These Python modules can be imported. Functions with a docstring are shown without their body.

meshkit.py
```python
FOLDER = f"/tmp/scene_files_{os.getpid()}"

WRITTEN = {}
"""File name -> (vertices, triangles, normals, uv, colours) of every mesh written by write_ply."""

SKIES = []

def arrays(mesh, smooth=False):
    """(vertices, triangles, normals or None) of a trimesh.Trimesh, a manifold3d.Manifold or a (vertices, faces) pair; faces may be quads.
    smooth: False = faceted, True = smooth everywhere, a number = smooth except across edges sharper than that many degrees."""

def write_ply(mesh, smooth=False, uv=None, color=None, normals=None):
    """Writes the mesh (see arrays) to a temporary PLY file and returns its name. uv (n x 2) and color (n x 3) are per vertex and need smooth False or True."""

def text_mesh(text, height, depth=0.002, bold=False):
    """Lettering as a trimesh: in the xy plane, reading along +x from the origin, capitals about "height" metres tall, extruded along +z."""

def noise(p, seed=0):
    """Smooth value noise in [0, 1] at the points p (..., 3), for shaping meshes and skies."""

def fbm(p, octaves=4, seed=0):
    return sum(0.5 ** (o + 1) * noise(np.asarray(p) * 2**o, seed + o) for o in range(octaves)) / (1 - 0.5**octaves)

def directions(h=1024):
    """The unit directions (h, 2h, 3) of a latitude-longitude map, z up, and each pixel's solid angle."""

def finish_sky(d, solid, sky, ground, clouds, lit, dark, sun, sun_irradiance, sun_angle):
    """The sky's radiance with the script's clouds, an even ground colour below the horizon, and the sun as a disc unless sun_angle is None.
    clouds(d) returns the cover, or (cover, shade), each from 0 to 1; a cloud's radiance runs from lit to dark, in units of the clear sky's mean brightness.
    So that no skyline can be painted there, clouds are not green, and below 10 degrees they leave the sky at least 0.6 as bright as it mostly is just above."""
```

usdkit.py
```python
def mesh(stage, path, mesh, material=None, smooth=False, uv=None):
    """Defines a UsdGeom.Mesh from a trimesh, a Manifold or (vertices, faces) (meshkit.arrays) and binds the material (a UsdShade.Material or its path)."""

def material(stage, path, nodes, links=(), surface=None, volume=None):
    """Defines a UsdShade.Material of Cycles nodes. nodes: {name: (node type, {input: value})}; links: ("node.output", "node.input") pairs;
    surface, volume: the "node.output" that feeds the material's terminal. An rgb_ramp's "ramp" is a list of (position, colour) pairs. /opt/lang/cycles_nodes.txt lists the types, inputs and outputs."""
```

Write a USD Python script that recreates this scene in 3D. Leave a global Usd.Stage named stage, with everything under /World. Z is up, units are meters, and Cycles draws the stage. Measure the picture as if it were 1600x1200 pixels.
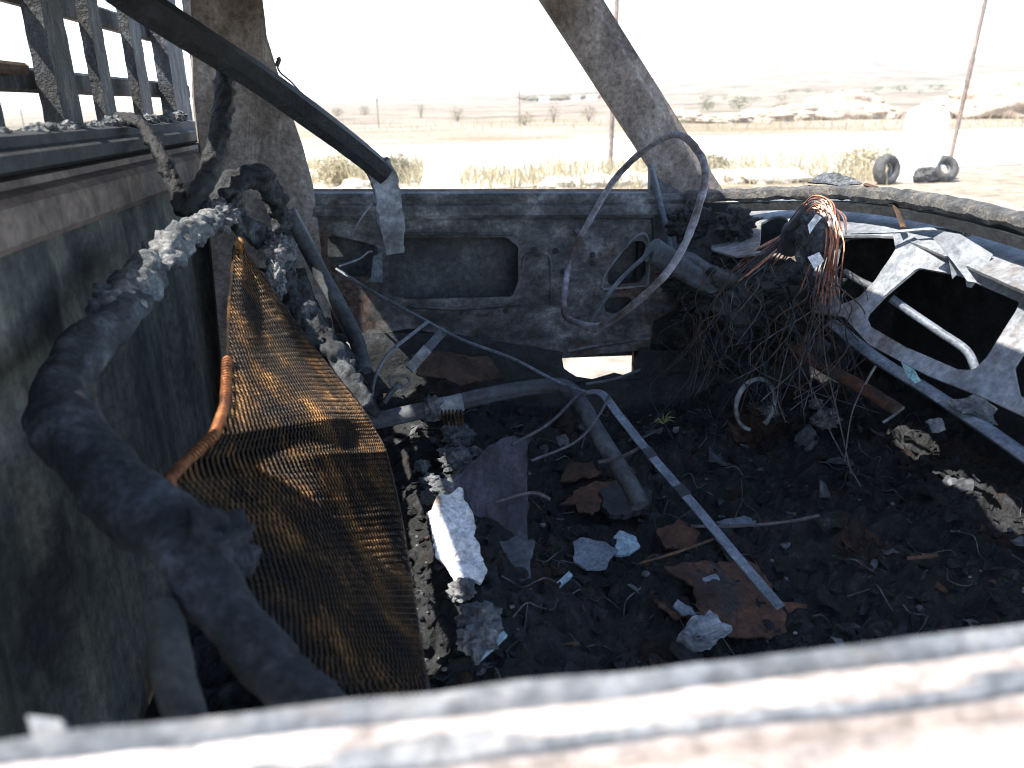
import math, random
import numpy as np, trimesh, usdkit, meshkit
from shapely.geometry import Polygon, Point
from shapely import affinity
from pxr import Usd, UsdGeom, UsdLux, UsdShade, Sdf, Gf, Vt

stage = Usd.Stage.CreateInMemory()
UsdGeom.SetStageUpAxis(stage, 'Z'); UsdGeom.SetStageMetersPerUnit(stage, 1.0)
UsdGeom.Xform.Define(stage, '/World'); UsdGeom.Scope.Define(stage, '/World/Looks')

# ------------------------------------------------------------------ camera, sky, sun, exposure
EYE = np.array([0, 0, 1.4]); LENS = 1200.0                      # lens length for a picture 1600 wide
PITCH, YAW, ROLL = 20.0, 8.0, -1.0
EXPOSURE = 1.72
SUN_TO = np.array([-1.0, -.5, 1.75]); SUN_TO = SUN_TO / np.linalg.norm(SUN_TO)

_p, _y, _r = np.radians([PITCH, YAW, ROLL])
FWD = np.array([math.sin(_y)*math.cos(_p), math.cos(_y)*math.cos(_p), -math.sin(_p)])
_rt = np.array([math.cos(_y), -math.sin(_y), 0]); _up = np.cross(_rt, FWD)
RIGHT = math.cos(_r)*_rt + math.sin(_r)*_up; UP = -math.sin(_r)*_rt + math.cos(_r)*_up
cam = UsdGeom.Camera.Define(stage, '/World/camera')
cam.AddTransformOp().Set(Gf.Matrix4d(*RIGHT, 0, *UP, 0, *(-FWD), 0, *EYE, 1))
cam.CreateFocalLengthAttr(5.6); cam.CreateHorizontalApertureAttr(5.6*1600/LENS); cam.CreateVerticalApertureAttr(5.6*1200/LENS)
cam.CreateFStopAttr(1.3); cam.CreateFocusDistanceAttr(1.35)
cam.CreateExposureAttr(EXPOSURE); cam.CreateClippingRangeAttr(Gf.Vec2f(.01, 20000))

elev, rot = math.asin(SUN_TO[2]), math.atan2(SUN_TO[0], SUN_TO[1])
usdkit.material(stage, '/World/Looks/sky_look', {
    's': ('sky_texture', {'sky_type': 'single_scattering', 'sun_disc': False, 'sun_elevation': elev, 'sun_rotation': rot, 'aerosol_density': .7}),
    'b': ('background_shader', {'strength': .14})}, [('s.color', 'b.color')], surface='b.background')
sky = UsdLux.DomeLight.Define(stage, '/World/sky')
UsdShade.MaterialBindingAPI.Apply(sky.GetPrim()).Bind(UsdShade.Material.Get(stage, '/World/Looks/sky_look'))
sky.GetPrim().SetCustomDataByKey('kind', 'structure')
sun = UsdLux.DistantLight.Define(stage, '/World/sun')
sun.CreateIntensityAttr(1.1); sun.CreateAngleAttr(.5); sun.CreateColorAttr(Gf.Vec3f(1, .95, .87)); sun.CreateNormalizeAttr(True)
_z = SUN_TO; _x = np.cross([0, 0, 1.0], _z); _x /= np.linalg.norm(_x); _yy = np.cross(_z, _x)
sun.AddTransformOp().Set(Gf.Matrix4d(*_x, 0, *_yy, 0, *_z, 0, 0, 0, 50, 1))

# ------------------------------------------------------------------ reading a place off a sight line
def ray(px, py):
    return FWD + RIGHT*(px-800)/LENS - UP*(py-600)/LENS
def at(px, py, axis, value):
    d = ray(px, py); i = 'xyz'.index(axis); return EYE + d*(value-EYE[i])/d[i]
def Y(px, py, y): return at(px, py, 'y', y)
def onplane(px, py, p0, n):
    d = ray(px, py); return EYE + d*np.dot(np.asarray(p0)-EYE, n)/np.dot(d, n)

# ------------------------------------------------------------------ materials
LOOKS = {}
def look(name, ramp, scale=9, detail=8, rough=.75, bump=.5, bump_scale=60, metallic=0, ramp2=None, scale2=3, distort=0, spec=.4, stretch=(1, 1, 1), bump_dist=.004, trans=None, rough2=.7, mask=(.45, .6), speckle=.75):
    nodes = {'g': ('geometry', {}), 'm': ('mapping', {'scale': stretch}),
             'n': ('noise_texture', {'scale': scale, 'detail': detail, 'roughness': rough2, 'distortion': distort}),
             'r': ('rgb_ramp', {'ramp': ramp}),
             'bn': ('noise_texture', {'scale': bump_scale, 'detail': 6, 'roughness': .65}),
             'b': ('bump', {'strength': bump, 'distance': bump_dist, 'use_object_space': False}),
             'p': ('principled_bsdf', {'roughness': rough, 'metallic': metallic, 'specular_ior_level': spec})}
    links = [('g.position', 'm.vector'), ('m.vector', 'n.vector'), ('n.fac', 'r.fac'), ('g.position', 'bn.vector'), ('bn.fac', 'b.height'), ('b.normal', 'p.normal')]
    if ramp2:
        nodes['n2'] = ('noise_texture', {'scale': scale2, 'detail': 6, 'roughness': .65})
        nodes['k'] = ('map_range', {'from_min': mask[0], 'from_max': mask[1], 'to_min': 0, 'to_max': 1, 'clamp': True})
        nodes['r2'] = ('rgb_ramp', {'ramp': ramp2})
        nodes['x'] = ('mix', {'mix_type': 'mix'})
        links += [('g.position', 'n2.vector'), ('n2.fac', 'k.value'), ('k.result', 'x.fac'), ('r.color', 'x.color1'), ('bn.fac', 'r2.fac'), ('r2.color', 'x.color2'), ('x.color', 'p.base_color')]
    else:
        links += [('r.color', 'p.base_color')]
    nodes['fn'] = ('noise_texture', {'scale': max(scale*7, 1.5) if scale > 2 else scale*9, 'detail': 5, 'roughness': .75})
    nodes['fk'] = ('map_range', {'from_min': .33, 'from_max': .67, 'to_min': .35, 'to_max': 1.6, 'clamp': True})
    nodes['fx'] = ('mix', {'mix_type': 'multiply', 'fac': speckle})
    links = [l for l in links if l[1] != 'p.base_color']+[('g.position', 'fn.vector'), ('fn.fac', 'fk.value'), (('x.color' if ramp2 else 'r.color'), 'fx.color1'), ('fk.result', 'fx.color2'), ('fx.color', 'p.base_color')]
    surface = 'p.BSDF'
    if trans:
        nodes['t'] = ('translucent_bsdf', {'color': trans}); nodes['mc'] = ('mix_closure', {'fac': .35})
        links += [('p.BSDF', 'mc.closure1'), ('t.BSDF', 'mc.closure2')]; surface = 'mc.closure'
    LOOKS[name] = usdkit.material(stage, f'/World/Looks/{name}', nodes, links, surface=surface)
    return LOOKS[name]
def g(v, tint=(1, 1, 1)): return tuple(v*t for t in tint)
COOL = (.92, 1.0, 1.1); WARM = (1.12, 1, .85)
look('soot', [(.3, g(.014)), (.55, g(.03, COOL)), (.75, g(.07, COOL))], scale=25, rough=.7, bump=.8)
look('ash_steel', [(.28, g(.05)), (.42, g(.13, COOL)), (.58, g(.24, COOL)), (.75, g(.40, COOL))], scale=11, rough=.62, bump=.35, bump_scale=90,
     ramp2=[(.3, g(.03)), (.6, (.08, .06, .05)), (.8, g(.2))], scale2=5, mask=(.52, .66))
look('pale_steel', [(.25, g(.08)), (.45, g(.18, COOL)), (.7, g(.33))], scale=10, rough=.6, bump=.3, bump_scale=90,
     ramp2=[(.3, g(.03)), (.55, (.13, .1, .08)), (.8, g(.25))], scale2=7, mask=(.5, .66))
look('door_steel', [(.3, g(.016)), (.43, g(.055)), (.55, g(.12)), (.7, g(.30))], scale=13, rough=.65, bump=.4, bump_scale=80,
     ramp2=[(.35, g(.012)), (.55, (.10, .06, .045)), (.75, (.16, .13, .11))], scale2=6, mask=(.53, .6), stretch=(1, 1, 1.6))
look('dark_steel', [(.3, g(.02)), (.5, g(.06, COOL)), (.72, g(.14, COOL))], scale=14, rough=.55, bump=.4)
look('oxide_steel', [(.28, (.05, .037, .03)), (.45, (.12, .085, .068)), (.6, (.18, .135, .11)), (.75, (.25, .21, .18))], scale=7, rough=.75, bump=.4, bump_scale=120,
     ramp2=[(.35, g(.02)), (.6, (.05, .04, .035)), (.8, g(.1))], scale2=3.5, mask=(.54, .68), stretch=(1, 1, .6))
look('wall_steel', [(.3, (.02, .023, .021)), (.44, (.055, .06, .052)), (.58, (.11, .105, .085)), (.72, (.2, .17, .13))], scale=7, rough=.8, bump=.35, bump_scale=110,
     ramp2=[(.35, g(.016)), (.7, g(.04))], scale2=4, mask=(.5, .62), stretch=(1, 2.5, .5))
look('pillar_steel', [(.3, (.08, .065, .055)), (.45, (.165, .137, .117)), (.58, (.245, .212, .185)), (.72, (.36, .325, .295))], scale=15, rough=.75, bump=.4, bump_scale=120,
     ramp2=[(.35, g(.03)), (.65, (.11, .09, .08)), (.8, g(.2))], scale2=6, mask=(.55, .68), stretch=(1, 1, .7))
look('sill_steel', [(.28, g(.05, COOL)), (.45, g(.12, COOL)), (.6, g(.2)), (.75, g(.36))], scale=14, rough=.6, bump=.5, bump_scale=90,
     ramp2=[(.35, g(.07)), (.65, (.2, .17, .15)), (.8, g(.4))], scale2=9, mask=(.55, .66))
look('bleached_paint', [(.28, (.14, .12, .105)), (.45, (.30, .26, .235)), (.6, (.45, .40, .37)), (.75, (.58, .54, .51))], scale=10, rough=.6, bump=.3, bump_scale=60, stretch=(.4, 1, 1))
look('rust_orange', [(.3, (.022, .015, .012)), (.45, (.065, .034, .022)), (.6, (.12, .055, .03)), (.75, (.19, .10, .055))], scale=14, rough=.85, bump=.5, bump_scale=120,
     ramp2=[(.3, g(.015)), (.7, g(.05))], scale2=12, mask=(.5, .6))
look('rust_brown', [(.3, (.02, .013, .01)), (.5, (.05, .027, .016)), (.7, (.11, .06, .035))], scale=18, rough=.8, bump=.5, bump_scale=150)
look('spring_rust', [(.36, (.012, .009, .008)), (.5, (.045, .026, .012)), (.62, (.18, .09, .03)), (.75, (.42, .24, .08))], scale=16, rough=.36, bump=.3, bump_scale=300, metallic=.55, spec=.5)
look('hem_rust', [(.3, (.08, .03, .015)), (.5, (.25, .09, .03)), (.7, (.42, .2, .08))], scale=30, rough=.4, bump=.3, bump_scale=300, metallic=.5, spec=.5)
look('char_foam', [(.3, g(.012)), (.48, g(.045, COOL)), (.6, g(.13, COOL)), (.75, g(.3))], scale=22, rough=.9, bump=1, bump_scale=120, bump_dist=.006)
look('dark_foam', [(.33, g(.012)), (.5, g(.038, COOL)), (.62, g(.09, COOL)), (.76, g(.2))], scale=22, rough=.9, bump=1, bump_scale=120, bump_dist=.006)
look('grey_char', [(.3, g(.03)), (.48, g(.10, COOL)), (.6, g(.2)), (.75, g(.36))], scale=26, rough=.9, bump=1, bump_scale=130, bump_dist=.006)
look('cowl_char', [(.3, g(.025)), (.48, g(.06)), (.6, g(.11, WARM)), (.75, g(.2, WARM))], scale=30, rough=.85, bump=1, bump_scale=110, bump_dist=.006)
look('black_char', [(.35, g(.005)), (.55, g(.012, COOL)), (.7, g(.03, COOL)), (.82, g(.12))], scale=40, rough=.6, bump=1, bump_scale=110, bump_dist=.006)
look('char_wood', [(.35, g(.01)), (.55, g(.025)), (.75, g(.07))], scale=40, rough=.55, bump=1, bump_scale=90, bump_dist=.006, stretch=(1, 1, .25))
look('lattice_char', [(.35, g(.012)), (.52, g(.032, COOL)), (.66, g(.10, COOL)), (.8, g(.24))], scale=45, rough=.6, bump=1, bump_scale=110, bump_dist=.006, stretch=(1, 1, .4))
look('streaked_panel', [(.3, (.015, .014, .018)), (.5, (.05, .045, .055)), (.68, (.10, .10, .125)), (.8, (.2, .2, .23))], scale=22, rough=.55, bump=.8, bump_scale=90, stretch=(1, .25, .25))
look('white_ash', [(.3, g(.42)), (.5, g(.66)), (.7, (.8, .78, .74))], scale=18, rough=.9, bump=.5, bump_scale=130,
     ramp2=[(.3, (.2, .15, .11)), (.7, (.45, .36, .28))], scale2=14, mask=(.58, .7))
look('floor_char', [(.36, g(.007)), (.52, g(.015, COOL)), (.66, g(.035, COOL)), (.8, g(.16, COOL))], scale=45, rough=.75, bump=1, bump_scale=160, bump_dist=.006,
     ramp2=[(.4, (.02, .012, .008)), (.62, (.06, .028, .015)), (.8, (.1, .06, .04))], scale2=7, mask=(.55, .68))
look('copper', [(.3, (.25, .09, .05)), (.55, (.62, .27, .16)), (.75, (.8, .45, .3))], scale=60, rough=.38, bump=.1, metallic=.8)
look('dark_wire', [(.3, g(.03)), (.55, (.09, .08, .085)), (.75, g(.2))], scale=60, rough=.5, bump=.1, metallic=.3)
look('blue_grey_metal', [(.3, g(.06, (.85, 1, 1.2))), (.55, g(.14, (.85, 1, 1.2))), (.75, g(.26, (.9, 1, 1.15)))], scale=30, rough=.5, bump=.3, bump_scale=150)
look('rim_metal', [(.3, (.06, .055, .06)), (.45, (.16, .15, .16)), (.6, (.27, .26, .28)), (.75, (.4, .4, .42))], scale=16, rough=.65, bump=.5, bump_scale=160, ramp2=[(.3, g(.03)), (.7, (.12, .07, .05))], scale2=9, mask=(.52, .62))
look('melted_glass', [(.3, (.14, .2, .24)), (.55, (.24, .33, .38)), (.75, (.36, .46, .5))], scale=20, rough=.25, bump=.4, bump_scale=90, spec=.6)
look('pale_alloy', [(.3, (.09, .11, .135)), (.55, (.16, .185, .22)), (.75, (.27, .3, .34))], scale=25, rough=.5, bump=.5, bump_scale=120)
look('verdigris', [(.3, (.05, .1, .12)), (.5, (.2, .4, .42)), (.7, (.4, .55, .5))], scale=70, rough=.7)
look('dirt', [(.3, (.21, .17, .135)), (.5, (.27, .225, .18)), (.7, (.33, .28, .225))], scale=.35, rough=.95, bump=.8, bump_scale=4, bump_dist=.05, spec=.1,
     ramp2=[(.3, (.16, .13, .085)), (.6, (.22, .18, .12)), (.8, (.27, .23, .16))], scale2=.08, mask=(.46, .6))
look('road_dirt', [(.3, (.46, .41, .34)), (.5, (.54, .49, .42)), (.7, (.62, .57, .5))], scale=.8, rough=.95, bump=.5, bump_scale=6, bump_dist=.03, spec=.1)
look('hill_soil', [(.3, (.18, .145, .115)), (.5, (.235, .195, .155)), (.7, (.28, .24, .195))], scale=.012, rough=1, bump=.2, bump_scale=.05, spec=.05,
     ramp2=[(.3, (.11, .105, .075)), (.7, (.18, .16, .115))], scale2=.03, mask=(.52, .6))
look('boulder', [(.3, (.24, .185, .14)), (.5, (.36, .29, .225)), (.7, (.46, .39, .32))], scale=1.2, rough=.9, bump=.8, bump_scale=5, bump_dist=.06, spec=.2)
look('pale_stone', [(.3, (.45, .38, .3)), (.5, (.6, .53, .45)), (.7, (.72, .66, .58))], scale=3, rough=.9, bump=.8, bump_scale=14, bump_dist=.02, spec=.2)
look('dry_straw', [(.3, (.27, .23, .14)), (.5, (.36, .31, .2)), (.7, (.45, .4, .28))], scale=3, rough=.8, bump=0, trans=(.34, .29, .17))
look('green_leaf', [(.3, (.10, .115, .07)), (.5, (.15, .165, .1)), (.7, (.2, .21, .13))], scale=2, rough=.7, bump=0, trans=(.14, .17, .06))
look('grey_leaf', [(.3, (.16, .14, .1)), (.5, (.25, .22, .16)), (.7, (.34, .3, .22))], scale=2, rough=.7, bump=0, trans=(.25, .22, .13))
look('bark', [(.3, (.05, .04, .03)), (.7, (.16, .13, .1))], scale=8, rough=.9, bump=.5)
look('pole_steel', [(.3, (.1, .08, .07)), (.5, (.18, .14, .12)), (.7, (.28, .22, .18))], scale=5, rough=.7, bump=.3, metallic=.2)
look('white_paint', [(.3, g(.76)), (.7, g(.82))], speckle=.05, scale=4, rough=.3, bump=.02, spec=.5)
look('house_wall', [(.3, g(.7)), (.7, g(.8))], scale=1, rough=.9, bump=.1)
look('house_roof', [(.3, (.4, .36, .33)), (.7, (.52, .48, .45))], scale=1, rough=.8, bump=.1)
look('tyre', [(.3, g(.03)), (.5, g(.055)), (.7, (.13, .12, .105))], scale=20, rough=.8, bump=.2)
LOOKS['car_glass'] = usdkit.material(stage, '/World/Looks/car_glass', {'p': ('principled_bsdf', {'base_color': (.5, .54, .56), 'roughness': .08, 'specular_ior_level': 1.0})}, [], surface='p.BSDF')
look('green_stem', [(.3, (.16, .2, .07)), (.7, (.3, .33, .13))], scale=60, rough=.6, bump=0)

# ------------------------------------------------------------------ scene tree helpers
TAKEN = {}
def numbered(parent, name):
    n = TAKEN.get((parent, name), 0); TAKEN[(parent, name)] = n+1
    return name if n == 0 else f'{name}_{n:03d}'
ORIGIN = {}
def data(prim, label=None, cat=None, group=None, kind=None):
    for k, v in (('label', label), ('category', cat), ('group', group), ('kind', kind)):
        if v: prim.SetCustomDataByKey(k, v)
def thing(name, label, cat, base, group=None):
    path = '/World/'+numbered('/World', name)
    x = UsdGeom.Xform.Define(stage, path); x.AddTranslateOp().Set(Gf.Vec3d(*map(float, base)))
    ORIGIN[path] = np.asarray(base, float); data(x.GetPrim(), label, cat, group); return path
def part(parent, name, mesh, mat, smooth=False, label=None, kind=None):
    path = parent+'/'+numbered(parent, name); o = ORIGIN[parent]
    v, f, n = meshkit.arrays(mesh, False)
    usdkit.mesh(stage, path, (v-o, f), LOOKS[mat], smooth=smooth)
    ORIGIN[path] = o; p = stage.GetPrimAtPath(path); data(p, label, kind=kind); return path
def single(name, mesh, mat, label, cat, group=None, kind=None, smooth=False):
    v, f, n = meshkit.arrays(mesh, False); v = np.asarray(v)
    base = np.array([v[:, 0].mean(), v[:, 1].mean(), v[:, 2].min()])
    path = '/World/'+numbered('/World', name)
    m = usdkit.mesh(stage, path, (v-base, f), LOOKS[mat], smooth=smooth)
    UsdGeom.Xformable(m).AddTranslateOp().Set(Gf.Vec3d(*map(float, base)))
    data(m.GetPrim(), label, cat, group, kind); return path
def structure(name, mesh, mat, smooth=False):
    path = '/World/'+numbered('/World', name)
    m = usdkit.mesh(stage, path, mesh, LOOKS[mat], smooth=smooth); data(m.GetPrim(), kind='structure'); return path
def copy_of(src, name, loc, rz, scale, label, cat, group):
    path = '/World/'+numbered('/World', name)
    x = UsdGeom.Xform.Define(stage, path)
    p = x.GetPrim(); p.GetReferences().AddInternalReference(src); p.SetInstanceable(True)
    x.ClearXformOpOrder(); x.AddTranslateOp(opSuffix='at').Set(Gf.Vec3d(*map(float, loc))); x.AddRotateZOp(opSuffix='turn').Set(float(rz)); x.AddScaleOp(opSuffix='size').Set(Gf.Vec3f(*np.broadcast_to(scale, 3).astype(float).tolist()))
    data(p, label, cat, group); return path

# ------------------------------------------------------------------ shapes
def join(*ms):
    vs, fs, n = [], [], 0
    for m in ms:
        v, f, _ = meshkit.arrays(m, False); vs.append(v); fs.append(f+n); n += len(v)
    return np.vstack(vs), np.vstack(fs)
def spline(pts, n=8):
    p = np.asarray(pts, float)
    if len(p) < 3: return p[0]+(p[-1]-p[0])*np.linspace(0, 1, n+1)[:, None]
    q = np.vstack([2*p[0]-p[1], p, 2*p[-1]-p[-2]]); out = []
    for i in range(1, len(q)-2):
        t = np.linspace(0, 1, n, endpoint=False)[:, None]; a, b, c, d = q[i-1:i+3]
        out.append(.5*((2*b)+(-a+c)*t+(2*a-5*b+4*c-d)*t**2+(-a+3*b-3*c+d)*t**3))
    return np.vstack(out+[p[-1:]])
def frames(p, up=None):
    t = np.gradient(p, axis=0); t /= np.linalg.norm(t, axis=1, keepdims=True)+1e-12
    a = np.cross(t[0], [0, 0, 1.0] if abs(t[0][2]) < .9 else [1.0, 0, 0]); a /= np.linalg.norm(a); A = [a]
    for k in range(1, len(p)):
        a = A[-1]-t[k]*np.dot(A[-1], t[k]); A.append(a/(np.linalg.norm(a)+1e-12))
    A = np.array(A); return t, A, np.cross(t, A)
def tube(pts, r, sides=8, lump=0, seed=0, freq=40, flat=1.0, cap=True):
    p = np.asarray(pts, float); t, A, B = frames(p)
    r = np.interp(np.linspace(0, 1, len(p)), np.linspace(0, 1, len(np.atleast_1d(r))), np.atleast_1d(r))
    ang = np.arange(sides)*2*np.pi/sides
    off = np.cos(ang)[None, :, None]*A[:, None]+flat*np.sin(ang)[None, :, None]*B[:, None]
    v = p[:, None]+off*r[:, None, None]
    if lump:
        h = meshkit.fbm(v*freq, 4, seed)-.5
        h += .5*(np.abs(meshkit.noise(v*freq*.6, seed+9)-.5)*2-.5)
        v = v+off*(h*2*lump)[..., None]
    i, j = np.meshgrid(np.arange(len(p)-1), np.arange(sides), indexing='ij')
    q = np.stack([i*sides+j, i*sides+(j+1) % sides, (i+1)*sides+(j+1) % sides, (i+1)*sides+j], -1).reshape(-1, 4)
    f = np.vstack([q[:, [0, 2, 1]], q[:, [0, 3, 2]]]); v = v.reshape(-1, 3)
    if cap:
        n = len(v); v = np.vstack([v, p[:1], p[-1:]]); k = np.arange(sides); e = (len(p)-1)*sides
        f = np.vstack([f, np.stack([np.full(sides, n), (k), (k+1) % sides], 1), np.stack([np.full(sides, n+1), e+(k+1) % sides, e+k], 1)])
    return v, f
def prof(pts, shape, up, scale=1.0):
    """a closed profile (list of (a, b)) carried along pts; b runs along up, a across"""
    p = np.asarray(pts, float); t = np.gradient(p, axis=0); t /= np.linalg.norm(t, axis=1, keepdims=True)
    up = np.broadcast_to(up, p.shape); a = np.cross(t, up); a /= np.linalg.norm(a, axis=1, keepdims=True); b = np.cross(a, t)
    s = np.asarray(shape, float); sc = np.broadcast_to(scale, len(p))[:, None, None]
    v = (p[:, None]+(a[:, None]*s[None, :, :1]+b[:, None]*s[None, :, 1:])*sc); k = len(s)
    i, j = np.meshgrid(np.arange(len(p)-1), np.arange(k), indexing='ij')
    q = np.stack([i*k+j, i*k+(j+1) % k, (i+1)*k+(j+1) % k, (i+1)*k+j], -1).reshape(-1, 4)
    tri = trimesh.creation.triangulate_polygon(Polygon(s), engine='earcut')
    c = np.asarray(tri[1]); e = (len(p)-1)*k
    return v.reshape(-1, 3), np.vstack([q[:, [0, 1, 2]], q[:, [0, 2, 3]], c[:, ::-1], c+e])
def box(lo, hi, bevel=.0):
    lo, hi = np.minimum(lo, hi).astype(float), np.maximum(lo, hi).astype(float)
    if bevel <= 0:
        m = trimesh.creation.box(hi-lo); m.apply_translation((lo+hi)/2); return m.vertices, m.faces
    pts = []
    for s in np.ndindex(2, 2, 2):
        c = np.where(s, hi, lo); d = np.where(s, -1, 1)*bevel
        for k in range(3):
            q = c+d; q[k] = c[k]; pts.append(q)
    m = trimesh.convex.convex_hull(np.array(pts)); return m.vertices, m.faces
def basis_of(n):
    n = np.asarray(n, float)/np.linalg.norm(n); u = np.cross([0, 0, 1.0], n)
    if np.linalg.norm(u) < 1e-3: u = np.array([1.0, 0, 0])
    u /= np.linalg.norm(u); return u, np.cross(n, u), n
def refine(v, f, size):
    v, f = trimesh.remesh.subdivide_to_size(np.asarray(v, float), np.asarray(f), size, max_iter=12); m = trimesh.Trimesh(v, f); m.merge_vertices(); return np.array(m.vertices), np.array(m.faces)
def plate(pxs, p0, n, thick=.002, holes=(), size=0, crumple=0, freq=14, seed=0, ragged=0, round_=0):
    """a sheet of metal lying in the plane (p0, n): outline and holes are given as sight lines"""
    u, w, n = basis_of(n); p0 = np.asarray(p0, float)
    def flat(pp):
        q = np.array([onplane(*c, p0, n) for c in pp])-p0; return np.stack([q@u, q@w], 1)
    poly = Polygon(flat(pxs)).buffer(0)
    if round_: poly = poly.buffer(-round_).buffer(round_)
    for h in holes: poly = poly.difference(Polygon(flat(h)).buffer(-.012).buffer(.012))
    if ragged:
        c = np.array(poly.segmentize(.006).exterior.coords)[:-1]
        k = meshkit.fbm(np.c_[c*60, np.full(len(c), seed)], 3, seed)[:, None]-.5; cc = c.mean(0)
        d = (c-cc)/(np.linalg.norm(c-cc, axis=1, keepdims=True)+1e-9); poly = Polygon(c+d*k*ragged*2).buffer(0)
        poly = max(getattr(poly, 'geoms', [poly]), key=lambda x: x.area)
    ms = [trimesh.creation.extrude_polygon(q, thick, engine='earcut') for q in getattr(poly, 'geoms', [poly])]
    v, f = join(*ms)
    if size: v, f = refine(v, f, size)
    v = p0+v[:, :1]*u+v[:, 1:2]*w+v[:, 2:]*n
    if crumple: v = v+n*((meshkit.fbm(v*freq, 4, seed)-.5)*2*crumple)[:, None]
    return v, f
def lump(c, r, seed=0, sub=3, rough=.35, freq=2.2):
    m = trimesh.creation.icosphere(sub); d = np.array(m.vertices)
    h = 1+rough*((meshkit.fbm(d*freq+seed*7.3, 5, seed)-.5)*2+.6*(np.abs(meshkit.noise(d*freq*1.7+seed*3.1, seed)-.5)*2-.5))
    return np.asarray(c)+d*h[:, None]*np.asarray(r), np.array(m.faces)
def shard(c, size, n, seed, thick=.003, crumple=.15, sides=7):
    r = random.Random(seed); u, w, n = basis_of(n)
    a = sorted(r.uniform(0, 2*math.pi) for _ in range(sides)); size = np.broadcast_to(size, 2)
    pts = [(math.cos(t)*size[0]*r.uniform(.6, 1.1), math.sin(t)*size[1]*r.uniform(.6, 1.1)) for t in a]
    m = trimesh.creation.extrude_polygon(Polygon(pts).convex_hull, thick, engine='earcut'); v, f = refine(m.vertices, m.faces, max(size)/3)
    v = np.asarray(c)+v[:, :1]*u+v[:, 1:2]*w+v[:, 2:]*n
    return v+n*((meshkit.noise(v/max(size)*1.5, seed)-.5)*2*crumple*max(size))[:, None], f
def pix(pts, n=8):
    """a smooth path through sight lines (px, py, y)"""
    return spline([Y(*p) for p in pts], n)
#=====STRUCTURE
FARY, NEARY, BACKX, BELT, FLOOR, ROOFZ = 1.60, .20, -.37, 1.225, .66, 1.64
# ------------------------------------------------------------------ ground, road, hills
def height(x, y):
    d = np.hypot(x, y); az = np.degrees(np.arctan2(x, y))
    h = 0*x
    tall = np.interp(az, [-180, -60, -30, -8, 2, 12, 22, 30, 38, 60, 180], [10, 6, 5, 12, 22, 30, 62, 78, 70, 60, 10])
    k = np.clip((d-160)/1500, 0, 1); k = k*k*(3-2*k)
    h = h+k*tall*.78*(.75+.5*meshkit.fbm(np.stack([x/420, y/420, 0*x], -1), 4, 5))
    return h+np.where(d > 40, .5*(meshkit.fbm(np.stack([x/25, y/25, 0*x], -1), 3, 2)-.5)*np.clip((d-40)/40, 0, 1), 0)
def grid(xs, ys, dz=0):
    X, Yg = np.meshgrid(xs, ys); v = np.stack([X, Yg, height(X, Yg)+dz], -1).reshape(-1, 3); k = len(xs)
    i, j = np.meshgrid(np.arange(len(ys)-1), np.arange(k-1), indexing='ij'); a = (i*k+j).ravel()
    return v, np.vstack([np.stack([a, a+1, a+k+1], 1), np.stack([a, a+k+1, a+k], 1)])
s = np.sinh(np.linspace(-6.6, 6.6, 261))*8.2
gv, gf = grid(s, s); far_face = np.hypot(*gv[gf].mean(1)[:, :2].T) > 75
for nm, sel, mt in (('ground', ~far_face, 'dirt'), ('hills', far_face, 'hill_soil')):
    k = np.unique(gf[sel]); back = np.zeros(len(gv), int); back[k] = np.arange(len(k)); structure(nm, (gv[k], back[gf[sel]]), mt, smooth=True)
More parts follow.
